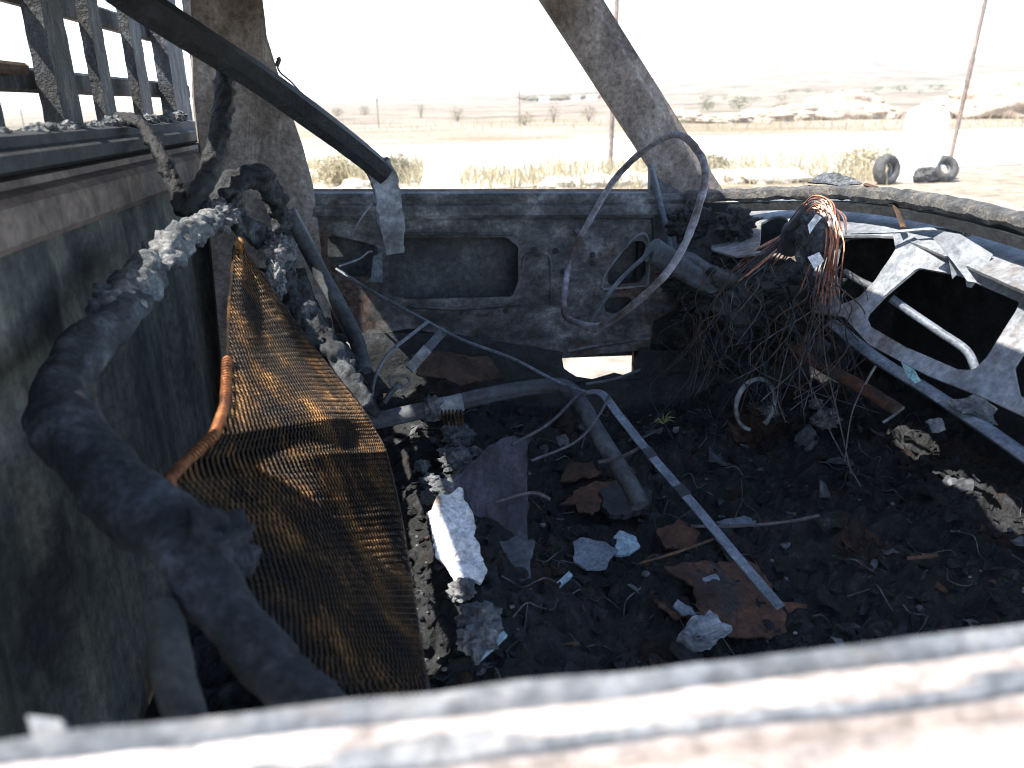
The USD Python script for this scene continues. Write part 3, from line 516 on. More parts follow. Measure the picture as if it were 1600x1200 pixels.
part(far, 'base_tube', tube(pix([(575, 660, 1.20), (640, 646, 1.21), (700, 632, 1.22), (780, 614, 1.23), (850, 604, 1.24), (885, 606, 1.23), (905, 625, 1.20)], 9), .0145, 12), 'dark_steel', smooth=60)
part(far, 'base_tube', tube(pix([(880, 606, 1.23), (906, 628, 1.2), (930, 670, 1.13), (960, 718, 1.06), (985, 758, 1.01), (1000, 790, .98)], 8), .0145, 12), 'dark_steel', smooth=60)
part(far, 'tube_sleeve', tube(pix([(684, 637, 1.215), (696, 634, 1.215), (722, 628, 1.218)], 3), .0165, 12, lump=.002, seed=78), 'pale_steel', smooth=40, label='pale ash-covered sleeve on the tube')
part(far, 'foam_knob', lump(Y(676, 638, 1.21), (.02, .018, .022), 79, 3, .5), 'grey_char', smooth=60)
part(far, 'spring', join(*[tube(pix([(690+k*6, 640, 1.2), (692+k*6, 652, 1.195), (693+k*6, 664, 1.2)], 3), .002, 5) for k in range(6)]), 'spring_rust')
#=====DEBRIS
# bed of ash and char over the floor
gx, gy = np.meshgrid(np.linspace(-.34, 1.10, 190), np.linspace(.24, 1.56, 175))
q3 = np.stack([gx, gy, 0*gx], -1)
ridge = .10*np.exp(-((gx-.05)/.13)**2)*np.clip((gy-.4)/.3, 0, 1)
gz = FLOOR+.05+ridge+.07*(meshkit.fbm(q3*6, 3, 90)-.5)+.075*(meshkit.fbm(q3*22, 5, 91)-.5)+.03*np.abs(meshkit.noise(q3*55, 92)-.5)+.05*np.clip((gy-1.2)/.3, 0, 1)+.06*np.clip((gx-.5)/.5, 0, 1)
def debris_z(x, y):
    i = np.clip(np.searchsorted(gy[:, 0], y), 0, 174); j = np.clip(np.searchsorted(gx[0], x), 0, 189); return float(gz[i, j])
def ondebris(px, py, lift=0.0):
    d = ray(px, py); d = d/np.linalg.norm(d); t = .3
    while t < 3:
        q = EYE+d*t
        if q[2] <= debris_z(q[0], q[1])+lift or q[1] > 1.5: return q
        t += .004
    return q
i, j = np.meshgrid(np.arange(174), np.arange(189), indexing='ij'); a = (i*190+j).ravel()
dv = np.stack([gx, gy, gz], -1).reshape(-1, 3)
single('charred_debris', (dv, np.vstack([np.stack([a, a+1, a+191], 1), np.stack([a, a+191, a+190], 1)])), 'floor_char', 'black bed of ash and charred debris covering the cab floor', 'debris', kind='stuff')
bits = []
for k in range(1500):
    x, y = rnd.uniform(-.1, 1.0), rnd.uniform(.3, 1.5); z = debris_z(x, y); sz = rnd.uniform(.004, .016)*(1+rnd.random()**6)
    bits.append(shard((x, y, z+.003), (sz, sz*rnd.uniform(.4, 1)), (rnd.uniform(-.8, .8), rnd.uniform(-.8, .8), 1), k, .002, .3, 6))
for nm, sel, mat, lab in (('char_flakes', lambda k: k % 9 > 1, 'floor_char', 'small black char flakes scattered over the cab floor'), ('ash_flakes', lambda k: k % 9 == 0, 'dark_steel', 'small grey ash flakes scattered over the cab floor'), ('rust_flakes', lambda k: k % 9 == 1 and k % 2, 'rust_brown', 'small rusty brown flakes scattered over the cab floor')):
    single(nm, join(*[b for k, b in enumerate(bits) if sel(k)]), mat, lab, 'flakes', kind='stuff')
for nm, num, mat, lab, r0, r1 in (('char_crumbs', 900, 'floor_char', 'black charred crumbs strewn over the ash bed', .002, .008), ('ash_crumbs', 260, 'grey_char', 'pale ash crumbs strewn over the ash bed', .001, .005)):
    ms = []
    for k in range(num):
        x, y = (rnd.gauss(.03, .10), rnd.uniform(.4, 1.35)) if k % 3 == 0 else (rnd.uniform(-.2, 1.0), rnd.uniform(.3, 1.5)); q = rnd.uniform(r0, r1)*(.6+rnd.random()**4)
        ms.append(lump((x, y, debris_z(x, y)+q*.3), (q*1.3, q, q*.8), k, 1 if q < .008 else 2, .6, 2.4))
    single(nm, join(*ms), mat, lab, 'crumbs', kind='stuff')
for nm, num, mat, lab in (('burnt_twists', 110, 'dark_wire', 'thin twisted burnt wires lying scattered in the ash'),):
    ms = []
    for k in range(num):
        x, y = rnd.uniform(0, 1.0), rnd.uniform(.4, 1.5); p_ = [np.array([x, y, debris_z(x, y)+.006])]; h_ = rnd.uniform(0, 6.28)
        for q in range(4):
            h_ += rnd.gauss(0, .7); c_ = p_[-1]+np.array([math.cos(h_), math.sin(h_), 0])*rnd.uniform(.008, .03); c_[2] = debris_z(c_[0], c_[1])+rnd.uniform(.003, .014); p_.append(c_)
        ms.append(tube(spline(p_, 3), rnd.choice([.0006, .0009, .0014]), 4))
    single(nm, join(*ms), mat, lab, 'wires', kind='stuff')
for nm, num, mat, lab in (('matted_scraps', 130, 'floor_char', 'black matted scraps of burnt lining half buried in the ash'), ('grey_scraps', 45, 'dark_steel', 'dull grey burnt scraps half buried in the ash'), ('brown_scraps', 16, 'rust_brown', 'dull brown burnt scraps half buried in the ash')):
    ms = []
    for k in range(num):
        x, y = rnd.uniform(0, 1.0), rnd.uniform(.35, 1.45); q = rnd.uniform(.012, .045)
        v, f = shard((x, y, debris_z(x, y)+.004), (q, q*rnd.uniform(.3, 1)), (rnd.uniform(-.6, .6), rnd.uniform(-.7, .3), 1), k*3+1, .002, .0, 8)
        v, f = refine(v, f, .008); v = v+np.array([0, 0, 1.0])*((meshkit.fbm(v*45, 3, k)-.5)*.03)[:, None]; ms.append((v, f))
    single(nm, join(*ms), mat, lab, 'scraps', kind='stuff', smooth=40)
def lay(pxs, mat, name, label, cat, lift=.012, tilt=(0, -.15, 1), thick=.003, crumple=.012, freq=18, seed=0, ragged=.008, size=.012, group=None):
    c = np.mean(pxs, axis=0); p0 = ondebris(c[0], c[1], lift*.75); crumple *= 1.5; freq *= 1.4; ragged *= 1.3
    return single(name, plate(pxs, p0, tilt, thick, size=size, crumple=crumple, freq=freq, seed=seed, ragged=ragged), mat, label, cat, group, smooth=35)
lay([(662, 806), (690, 778), (722, 765), (740, 825), (760, 890), (750, 912), (712, 906), (684, 876)], 'white_ash', 'ash_sheet', 'white ash-covered curved sheet in sunlight, centre of the cab floor', 'sheet', .026, (.15, -.35, 1), .004, .009, 22, 101, .010)
lay([(722, 955), (752, 940), (772, 950), (778, 985), (760, 1025), (742, 1040), (730, 1000)], 'grey_char', 'ash_patch', 'pale grey crumbly ash patch in sunlight above the greenish glass strip', 'ash', .02, (.05, -.3, 1), .006, .012, 30, 120, .01)
lay([(690, 770), (760, 700), (790, 690), (822, 690), (825, 760), (822, 900), (760, 900), (745, 830), (720, 765)], 'streaked_panel', 'curved_panel', 'dark purplish curved panel with streaks, right of the white ash sheet', 'panel', .035, (.1, -.5, 1), .004, .015, 10, 102, .006)
lay([(782, 850), (810, 840), (835, 850), (830, 905), (800, 910)], 'dark_steel', 'grey_plate', 'dull dark plate lying flat between the white sheet and the pale shards', 'plate', .02, (.1, -.2, 1), .003, .004, 10, 103)
lay([(876, 790), (905, 765), (930, 755), (962, 752), (968, 770), (938, 790), (925, 805), (906, 802), (900, 790)], 'rust_orange', 'rust_sheet', 'bright orange rusted scrap below the bent end of the seat base tube', 'scrap', .03, (.1, -.3, 1), .003, .008, 16, 104)
lay([(1035, 885), (1120, 875), (1170, 878), (1185, 890), (1215, 945), (1260, 950), (1265, 965), (1240, 1000), (1140, 990), (1095, 960), (1080, 920)], 'rust_orange', 'rust_sheet', 'large orange rusted sheet under the near end of the flat strip', 'scrap', .025, (.1, -.2, 1), .003, .010, 12, 105)
lay([(1020, 835), (1060, 815), (1090, 835), (1085, 855), (1040, 860)], 'rust_orange', 'rust_sheet', 'small ochre rusty patch between the pale shards and the flat strip', 'scrap', .02, (.1, -.2, 1), .003, .01, 18, 106)
lay([(880, 730), (925, 722), (935, 740), (900, 752), (876, 750)], 'rust_brown', 'rust_sheet', 'dull brown scrap just above the bright orange one', 'scrap', .025, (.1, -.3, 1), .003, .01, 18, 107)
lay([(640, 560), (700, 548), (770, 562), (780, 590), (700, 600), (650, 585)], 'rust_brown', 'rust_sheet', 'brown rusted scrap on the far side beneath the door, behind the seat base', 'scrap', .12, (.1, -.5, 1), .003, .012, 14, 108)
lay([(895, 850), (905, 842), (945, 848), (965, 862), (950, 878), (946, 890), (915, 893), (896, 882)], 'pale_alloy', 'pale_shard', 'larger flat blue-grey shard lying on black debris, left of its clear mate', 'shard', .03, (.05, -.35, 1), .004, .002, 20, 110, .004)
lay([(956, 840), (966, 832), (992, 842), (998, 858), (985, 868), (962, 868)], 'melted_glass', 'glass_shard', 'smaller glassy pale blue shard touching the larger flat one', 'shard', .045, (.2, -.45, 1), .006, .004, 30, 111, .003)
lay([(868, 915), (888, 897), (893, 903), (874, 920)], 'melted_glass', 'glass_shard', 'small bluish glass sliver below the pale shards', 'shard', .02, (.1, -.3, 1), .006, .001, 30, 112, .001)
lay([(741, 1028), (786, 990), (792, 996), (748, 1037)], 'melted_glass', 'glass_shard', 'long narrow greenish glass strip near the near door sill', 'shard', .03, (.0, -.3, 1), .005, .0008, 30, 113, .001)
lay([(1096, 905), (1118, 898), (1124, 912), (1118, 922), (1104, 918)], 'pale_alloy', 'pale_shard', 'small pale flake lying on the large orange sheet', 'shard', .035, (.1, -.3, 1), .004, .003, 30, 114, .003)
lay([(1060, 1000), (1075, 975), (1105, 962), (1140, 985), (1125, 1010), (1085, 1020)], 'ash_steel', 'ash_clump', 'grey crumbly ash clump at the lower edge of the large orange sheet', 'clump', .03, (.1, -.3, 1), .006, .012, 40, 115, .01)
lay([(1052, 948), (1058, 938), (1080, 952), (1086, 962), (1064, 962)], 'pale_alloy', 'pale_shard', 'curled pale sliver left of the large orange sheet', 'shard', .03, (.1, -.3, 1), .003, .004, 30, 116, .003)
lay([(935, 775), (985, 762), (1015, 775), (1012, 805), (950, 812)], 'soot', 'burnt_block', 'flat black burnt block beside the bright orange scrap', 'block', .03, (.1, -.2, 1), .012, .004, 18, 117)
lay([(1120, 815), (1150, 808), (1190, 812), (1180, 822), (1130, 824)], 'blue_grey_metal', 'metal_scrap', 'small blue-grey twisted metal scrap right beside the flat strip', 'scrap', .03, (.1, -.3, 1), .003, .006, 30, 118, .004)
# grey charred clods in the light, one by one
for k, (px, py, r, lab) in enumerate([(715, 680, .026, 'grey burnt clod below the sunlit tube sleeve, uppermost of the row'), (705, 706, .018, 'small grey burnt clod between two larger ones'), (716, 722, .026, 'round grey burnt clod right above the orange flake'),
        (740, 708, .014, 'small pale clod at the right end of the row'), (672, 752, .014, 'small clod left of the others near the mesh'), (692, 764, .016, 'crumbly clod at the upper corner of the white sheet'), (672, 776, .014, 'lowest clod left of the white sheet'),
        (660, 728, .012, 'tiny pale clod by the mesh edge'), (722, 922, .016, 'pale clod just below the white sheet'), (750, 970, .022, 'large sunlit ash clod, upper one near the door sill'), (745, 1000, .02, 'lower sunlit ash clod beside the greenish glass strip'), (762, 985, .015, 'small ash clod right of two larger ones near the sill'),
        (1200, 640, .018, 'pale clod under the hanging wires inside the dark footwell'), (1290, 655, .026, 'pale stone-like clod in the footwell below the dash pipe'), (1275, 630, .014, 'small pale clod above the stone-like one'), (540, 545, .016, 'pale clod beside the foot of the bent tube')]):
    c = ondebris(px, py, .02) if py < 1100 else Y(px, py, .5)
    single('burnt_clod', lump(c, (r*1.15, r, r*.85), 400+k, 3, .55, 2.6), 'grey_char', lab, 'clod', 'burnt clods on the cab floor', smooth=50)
# flat strip, cables, hoses, belts
st = spline([ondebris(*q) for q in [(925, 610)]]+[Y(958, 640, 1.10), Y(1010, 705, 1.0), Y(1080, 785, .90), Y(1150, 870, .82), Y(1218, 950, .755)], 10) if False else pix([(915, 613, 1.17), (940, 615, 1.14), (968, 650, 1.08), (1020, 715, 1.0), (1085, 790, .915), (1150, 868, .84), (1220, 950, .77)], 10)
strip = thing('flat_metal_strip', 'long flat grey metal strip slanting across the cab floor to the large orange sheet', 'metal strip', st[-1])
part(strip, 'strip', prof(st, [(-.0075, -.001), (.0075, -.001), (.0075, .001), (-.0075, .001)], (.1, -.45, .9)), 'blue_grey_metal')
for k in (28, 36): part(strip, 'black_band', prof(st[k:k+3], [(-.0085, -.002), (.0085, -.002), (.0085, .002), (-.0085, .002)], (.1, -.45, .9)), 'soot')
single('cable', tube(pix([(525, 420, 1.5), (590, 460, 1.44), (660, 498, 1.36), (720, 530, 1.3), (800, 560, 1.25), (870, 596, 1.2), (920, 614, 1.16)], 8), .0028, 6), 'blue_grey_metal', 'thin grey cable running from the far door down to the flat strip', 'cable')
single('cable', tube(pix([(668, 503, 1.34), (640, 525, 1.3), (610, 550, 1.27), (590, 580, 1.25), (582, 610, 1.24), (583, 640, 1.23)], 8), .0032, 6), 'ash_steel', 'thin bent cable curving down left of the seat belt stalk', 'cable')
stalk = thing('belt_stalk', 'seat belt buckle stalk with a pale sunlit band, leaning left of the seat base', 'buckle stalk', Y(610, 615, 1.22))
part(stalk, 'strap', prof(pix([(695, 515, 1.33), (665, 548, 1.29), (640, 578, 1.26)], 4), [(-.008, -.0015), (.008, -.0015), (.008, .0015), (-.008, .0015)], (.2, -.9, .4)), 'dark_steel')
part(stalk, 'band', prof(pix([(668, 545, 1.285), (652, 563, 1.27), (640, 577, 1.258)], 3), [(-.009, -.0022), (.009, -.0022), (.009, .0022), (-.009, .0022)], (.2, -.9, .4)), 'pale_steel')
th = np.linspace(0, 2*np.pi, 25); rc = Y(625, 596, 1.25); part(stalk, 'ring', tube(rc+np.stack([.017*np.cos(th), .006*np.sin(th), .008*np.sin(th)], 1), .003, 6, cap=False), 'pale_steel', smooth=True)
part(stalk, 'foot', tube(pix([(625, 598, 1.25), (612, 612, 1.24), (600, 630, 1.23)], 3), .005, 6), 'dark_steel')
def wire(pts, r, mat, label, cat='wire', group=None, name='loose_wire'):
    return single(name, tube(pix(pts, 6), r, 5), mat, label, cat, group)
wire([(545, 330, 1.5), (560, 345, 1.5), (575, 328, 1.5), (584, 316, 1.49)][:0] or [(581, 318, 1.5), (565, 340, 1.5), (552, 362, 1.5), (549, 372, 1.5)], .0018, 'ash_steel', 'short thin wire arcing on the far door left of the bent bar end')
wire([(530, 416, 1.48), (560, 405, 1.49), (575, 394, 1.5), (582, 393, 1.5)], .002, 'ash_steel', 'thin curled wire ending by the latch bracket of the far door')
wire([(935, 722, 1.05), (965, 715, 1.04), (990, 705, 1.03), (1002, 696, 1.03)], .003, 'dark_wire', 'short pale rod crossing under the flat strip')
wire([(1080, 822, .97), (1150, 822, .93), (1230, 815, .9), (1280, 805, .88)], .0025, 'dark_wire', 'long thin pale wire lying right of the flat strip')
wire([(1418, 872, .78), (1440, 870, .77), (1466, 867, .76)], .0028, 'rust_brown', 'short straw coloured rod near the near right corner of the floor')
wire([(1000, 880, .86), (1060, 862, .86), (1115, 842, .87)], .002, 'rust_brown', 'thin brown wire between the ochre patch and the flat strip')
wire([(915, 600, 1.3), (960, 592, 1.32), (1000, 578, 1.34)], .003, 'dark_steel', 'dark rod just below the bright gap under the far door')
wire([(800, 695, 1.0), (860, 660, 1.06), (905, 615, 1.16)][:3], .0025, 'dark_wire', 'dark wire leaning against the bend of the seat base tube')
wire([(830, 720, 1.0), (900, 690, 1.03), (935, 650, 1.08), (952, 618, 1.12)], .0022, 'dark_wire', 'second dark wire looping below the seat base tube')
wire([(770, 786, .99), (830, 770, .99), (860, 780, .98)], .003, 'dark_wire', 'thin pale rod on the dark streaked panel')
# hose ring by the pedals
th = np.linspace(.2*np.pi, 1.95*np.pi, 40); rc = Y(1180, 632, 1.2); ring = rc+np.stack([.036*np.sin(th), 0*th, -.048*np.cos(th)], 1)
single('burnt_hose', tube(ring, .0045, 8, lump=.002, seed=130), 'ash_steel', 'loop of burnt hose hanging in the footwell below the wires', 'hose', smooth=50)
# wiring looms
loom = thing('copper_loom', 'bundle of bare copper wires draped over the dashboard frame, fanning out below', 'wiring loom', Y(1275, 400, 1.15))
R2 = random.Random(5)
def strand(pts, spread, r, mat, nm='wire', par=loom, seed=0):
    o = np.array([R2.gauss(0, 1), R2.gauss(0, 1), R2.gauss(0, 1)])
    p = np.array([Y(*q) for q in pts]); s = np.asarray(spread)[:, None]
    p = p+o*s+np.array([[R2.gauss(0, .15) for _ in range(3)] for _ in pts])*s
    part(par, nm, tube(spline(p, 6), r, 4, cap=False), mat)
for k in range(20):
    strand([(1165, 425, 1.3), (1195, 400, 1.27), (1225, 375, 1.22), (1250, 340, 1.18), (1272, 318, 1.16), (1295, 330, 1.14), (1302, 360, 1.12)], [.014, .012, .007, .006, .006, .008, .008], .0014, 'copper' if k % 3 else 'dark_wire')
for k in range(11):
    strand([(1285, 322, 1.15), (1300, 360, 1.12), (1298, 395, 1.11), (1290, 430, 1.12), (1288, 470, 1.12), (1285+R2.gauss(0, 45), 560, 1.12), (1280+R2.gauss(0, 70), 640, 1.10)], [.006, .007, .006, .008, .014, .012, .014], .0008, 'dark_wire')
part(loom, 'burnt_sleeve', tube(pix([(1228, 392, 1.2), (1245, 358, 1.18), (1262, 330, 1.16)], 8), [.018, .021, .012], 12, lump=.006, seed=140), 'soot', smooth=50)
part(loom, 'burnt_sleeve', lump(Y(1272, 375, 1.13), (.03, .018, .04), 141, 4, .4), 'char_foam', smooth=50)
part(loom, 'foil_wrap', plate([(1262, 352), (1275, 334), (1284, 340), (1274, 352), (1265, 366)], Y(1272, 350, 1.10), (-.5, -.8, .3), .002, size=.006, crumple=.004, freq=60, seed=142), 'white_ash', smooth=30)
part(loom, 'foil_wrap', plate([(1262, 402), (1280, 394), (1288, 408), (1272, 420)], Y(1275, 408, 1.10), (-.5, -.8, .3), .002, size=.006, crumple=.004, freq=60, seed=143), 'white_ash', smooth=30)
for k in range(16):
    strand([(1285, 322, 1.15), (1300, 360, 1.12), (1298, 395, 1.11), (1292, 430, 1.12), (1288, 462, 1.12)], [.006, .007, .007, .008, .010], .0013, 'copper')
loom2 = thing('hanging_wires', 'tangle of dark thin wires hanging below the steering column', 'wires', Y(1180, 500, 1.25))
for k in range(34):
    x0 = R2.uniform(1075, 1320); y0 = R2.uniform(430, 520); dx = R2.gauss(0, 40); yy = 1.36-.25*(x0-1075)/245
    strand([(x0, y0, yy), (x0+dx*.4+R2.gauss(0, 22), y0+R2.uniform(30, 60), yy-.03), (x0+dx*.6+R2.gauss(0, 26), y0+R2.uniform(70, 100), yy-.01), (x0+dx+R2.gauss(0, 26), y0+R2.uniform(110, 190), yy-.04)], [.008, .014, .014, .018], R2.choice([.0006, .0008, .0012]), 'soot', par=loom2)
for k in range(10):
    strand([(1090, 490, 1.36), (1092, 530, 1.35), (1100+R2.gauss(0, 12), 570, 1.34), (1095+R2.gauss(0, 30), 610, 1.33)], [.004, .006, .008, .01], .0006, 'dark_wire', par=loom2)
for q in ([(1230, 535, 1.18), (1265, 600, 1.1), (1300, 680, 1.03), (1345, 760, .96)], [(1232, 540, 1.18), (1222, 580, 1.17), (1215, 620, 1.16), (1228, 660, 1.14)], [(1285, 480, 1.12), (1290, 560, 1.1), (1312, 660, 1.02), (1330, 740, .96)], [(1350, 600, 1.02), (1330, 650, 1.01), (1320, 720, .98)], [(1265, 420, 1.2), (1240, 500, 1.2), (1228, 540, 1.18)]):
    part(loom2, 'wire', tube(pix(q, 6), .0012, 5), 'dark_wire')
part(loom2, 'burnt_cluster', lump(Y(1225, 440, 1.25), (.055, .04, .04), 151, 4, .45), 'soot', smooth=50)
part(loom2, 'burnt_cluster', lump(Y(1180, 480, 1.3), (.07, .05, .06), 152, 4, .45), 'soot', smooth=50)
for k, (px, py, y, r) in enumerate([(1085, 430, 1.40, .05), (1135, 455, 1.36, .055), (1260, 470, 1.2, .05), (1110, 520, 1.40, .06), (1170, 545, 1.34, .06), (1235, 510, 1.26, .045), (1300, 500, 1.16, .03), (1080, 350, 1.44, .035), (1150, 350, 1.38, .03)]):
    part(loom2, 'burnt_cluster', lump(Y(px, py, y), (r*1.25, r*.8, r), 700+k, 4, .6, 2.6), 'black_char', smooth=50)
part(loom2, 'column_tube', tube(pix([(1062, 402, 1.40), (1110, 428, 1.35), (1160, 446, 1.31), (1215, 490, 1.25), (1290, 548, 1.17)], 8), [.018, .02, .02, .016], 14, lump=.004, seed=160, freq=70), 'dark_steel', smooth=50)
for k in range(52):
    x0 = R2.uniform(1060, 1330); y0 = R2.uniform(400, 500); yy = 1.33-.27*(x0-1060)/270; dx = R2.gauss(0, 22)
    strand([(x0, y0, yy), (x0+R2.gauss(0, 16), y0+R2.uniform(15, 40), yy-.04), (x0+dx+R2.gauss(0, 16), y0+R2.uniform(50, 90), yy-.03), (x0+dx+R2.gauss(0, 25), y0+R2.uniform(95, 150), yy-.02)], [.006, .012, .014, .016], R2.choice([.0005, .0007, .0010]), R2.choice(['rust_brown', 'dark_steel', 'dark_wire', 'rust_brown', 'soot']), par=loom2)
part(loom2, 'terminal_end', tube(pix([(1130, 462, 1.33), (1158, 442, 1.30)], 3), .006, 8), 'blue_grey_metal')
single('green_fragment', plate([(1408, 566), (1420, 568), (1440, 596), (1430, 600), (1418, 590)], Y(1424, 582, .93), (-.5, -.7, .4), .003, size=.006, crumple=.004, freq=80, seed=160, ragged=.003), 'verdigris', 'small turquoise corroded fragment on the lower dashboard rail', 'fragment')
for k, (pp, lab) in enumerate([([(1480, 625), (1530, 615), (1560, 640), (1545, 655), (1500, 650)], 'crumpled pale papery char under the right end of the dashboard frame'), ([(1520, 618), (1545, 640), (1560, 665), (1540, 668)], 'narrow pale curl of char beside the crumpled papery piece'), ([(1440, 660), (1470, 655), (1480, 670), (1455, 678)], 'small dark papery char left of the crumpled pale piece')]):
    single('charred_paper', plate(pp, Y(*np.mean(pp, axis=0), .86), (-.2, -.5, .8), .002, size=.008, crumple=.014, freq=40, seed=170+k, ragged=.008), 'grey_char', lab, 'charred paper', smooth=35)
wr = [(1290, 640, 1.0), (1330, 620, .98)]
wire([(1352, 600, 1.0), (1360, 585, .99), (1368, 572, .985)], .0018, 'pale_steel', 'short pale wire end standing by the dash pipe')
wire([(1380, 660, .93), (1398, 648, .92), (1412, 636, .91)], .002, 'pale_steel', 'thin pale sliver sticking out below the dash pipe')
# a seedling growing in the ash
c0 = ondebris(1036, 662, .01); pl = []
for k in range(9):
    a = k*.75; e = c0+np.array([math.cos(a)*.025, math.sin(a)*.01, .012+.012*math.sin(a*1.7)]); pl.append(tube(spline([c0, (c0+e)/2+[0, 0, .006], e], 4), [.0014, .0006], 4))
single('seedling', join(*pl), 'green_stem', 'tiny spiky green seedling growing in the ash right of the flat strip', 'plant')
# burnt flake standing on the cowl
single('burnt_flake', plate([(1262, 286), (1285, 268), (1300, 272), (1335, 280), (1345, 288), (1320, 292)], Y(1300, 284, 1.34), (-.3, -1, .3), .01, size=.012, crumple=.01, freq=30, seed=180, ragged=.006), 'grey_char', 'grey burnt flake lying on top of the windscreen cowl', 'flake', smooth=35)
wire([(432, 96, 1.56), (437, 112, 1.55), (455, 128, 1.56), (475, 150, 1.57), (498, 170, 1.58)], .0016, 'dark_wire', 'thin wire sticking out from the outer edge of the far rear pillar')
wire([(432, 104, 1.55), (436, 94, 1.55), (434, 90, 1.55)], .004, 'dark_wire', 'short blackened stub on the outer edge of the far rear pillar', 'stub')
#=====OUTSIDE
O = random.Random(11)
def pole(px, py_base, r, h, lean, label, group=None):
    b = ground_at(px, py_base); p = thing('fence_pole', label, 'pole', b, group)
    part(p, 'shaft', tube([b-[0, 0, .2], b+np.array(lean)*h*.5+[0, 0, h*.5], b+np.array(lean)*h+[0, 0, h]], r, 10), 'pole_steel', smooth=50)
    part(p, 'cap', tube([b+np.array(lean)*h+[0, 0, h], b+np.array(lean)*h+[0, 0, h+.02]], r*1.1, 10), 'pole_steel'); return p
pole(953, 268, .05, 5.5, (.015, 0, 0), 'tall brown pole seen just left of the far windscreen pillar')
pole(1484, 250, .05, 6.5, (.06, .0, 0), 'tall leaning brown pole at the right, beside the white tank')
for k, (px, py, lab) in enumerate([(592, 200, 'thin distant fence post between the bent bar and the pole'), (812, 196, 'thin distant fence post left of the tall brown pole'), (1276, 168, 'thin distant fence post above the boulders'), (40, 208, 'thin distant post seen through the rear window')]):
    pole(px, py, .035, 2.6 if k < 3 else 2.2, (.0, 0, 0), lab, None)
for k in range(3):
    a, b2 = ground_at(592, 200), ground_at(812, 196)
    single('fence_wire', tube([a-(b2-a)*1.5+[0, 0, .6+.6*k], a+[0, 0, .6+.6*k], b2+[0, 0, .6+.6*k], b2+(b2-a)*1.5+[0, 0, .6+.6*k]], .006, 4), 'pole_steel', ['lowest', 'middle', 'topmost'][k]+' of three fence wires on the thin distant posts', 'wire')
# boulders beyond the road
for k, (px, py, w, h, lab) in enumerate([(1065, 192, 1.1, .8, 'pale boulder just right of the far windscreen pillar'), (1130, 192, 1.3, .6, 'low boulder second from the far windscreen pillar'), (1195, 190, 1.5, .8, 'boulder below the dark scrub on the right'), (1245, 188, 1.4, 1.0, 'boulder touching the left of the biggest brown one'), (1310, 186, 2.4, 1.5, 'biggest brown boulder left of the white tank'),
        (1368, 186, 1.1, .9, 'brown boulder nearest the white tank on its left'), (1500, 184, 1.6, 1.2, 'boulder behind the leaning pole'), (1575, 184, 2.6, 2.2, 'large smooth boulder at the right edge of the picture'), (1640, 184, 2.0, 2.0, 'boulder cut by the right edge of the picture')]):
    c = ground_at(px, py); sc = np.linalg.norm(c)/42
    single('boulder', lump(c+[0, 0, h*sc*.2], (w*sc, w*sc*.8, h*sc*.62), 500+k, 4, .35, 1.6), 'boulder', lab, 'boulder', 'boulders beyond the dirt road', smooth=40)
for k, (px, py, r, lab) in enumerate([(492, 282, .55, 'pale stone beside the far rear pillar, half hidden by the fallen bar'), (520, 292, .3, 'small pale stone at the foot of the bush'), (560, 294, .35, 'flat pale stone left of the bent bar end'), (1130, 285, .5, 'pale stone right of the windscreen pillar'), (1170, 276, .35, 'small stone behind the hoop of the steering wheel'), (1210, 284, .6, 'wide flat pale stone above the cowl'), (875, 292, .4, 'flat brown stone on the door sill line left of the pole'), (935, 290, .45, 'flat pale stone at the foot of the tall brown pole'), (985, 288, .5, 'pale stone close to the windscreen pillar on its left')]):
    c = ground_at(px, py); single('roadside_stone', lump(c+[0, 0, .02], (r, r*.7, r*.42), 560+k, 3, .45, 1.9), 'pale_stone', lab, 'stone', 'stones beside the truck', smooth=40)
# bushes: stem and many small leaves
def bush(name, label, c, w, h, mat, n, leaf, seed, group=None):
    r = np.random.default_rng(seed); p = thing(name, label, 'bush', c, group)
    d = r.normal(size=(n, 3)); d /= np.linalg.norm(d, axis=1, keepdims=True); rad = r.uniform(.35, 1, n)**.6
    rad *= .7+.6*meshkit.noise(d*2.2+seed, seed)
    q = np.asarray(c)+d*rad[:, None]*[w, w, h*.55]+[0, 0, h*.5]; a = r.normal(size=(n, 3)); a /= np.linalg.norm(a, axis=1, keepdims=True); b = np.cross(a, d); b /= np.linalg.norm(b, axis=1, keepdims=True)+1e-9
    s = leaf*r.uniform(.6, 1.4, n)[:, None]; v = np.stack([q-a*s, q+b*s*.5, q+a*s, q-b*s*.5], 1).reshape(-1, 3); k = np.arange(n)*4
    part(p, 'foliage', (v, np.vstack([np.stack([k, k+1, k+2], 1), np.stack([k, k+2, k+3], 1)])), mat)
    part(p, 'stem', join(*[tube(spline([np.asarray(c)-[0, 0, .05], np.asarray(c)+[math.cos(t)*w*.2, math.sin(t)*w*.2, h*.35], np.asarray(c)+[math.cos(t)*w*.5, math.sin(t)*w*.5, h*.8]], 4), [.02*h, .005*h], 5) for t in (0, 1.3, 2.6, 3.9, 5.2)]), 'bark'); return p
def B(px, py, wpx, hpx, mat, n, lab, name='bush', group=None, seed=0):
    c = ground_at(px, py); dd = np.linalg.norm(c-EYE); bush(name, lab, c, wpx*dd/LENS/2, hpx*dd/LENS, mat, n, max(.03, wpx*dd/LENS*.03), seed, group)
B(525, 292, 60, 46, 'dry_straw', 1400, 'dry yellow bush between the far rear pillar and the fallen bar', seed=1)
B(622, 286, 55, 42, 'grey_leaf', 1200, 'grey-brown thorny bush right of the bent bar end', seed=2)
B(1020, 268, 60, 30, 'dry_straw', 900, 'low straw bush right of the tall brown pole', seed=3)
B(1110, 270, 60, 26, 'grey_leaf', 900, 'low greyish bush inside the steering wheel hoop', seed=4)
B(1350, 268, 70, 36, 'dry_straw', 900, 'straw bush left of the white tank', seed=5)
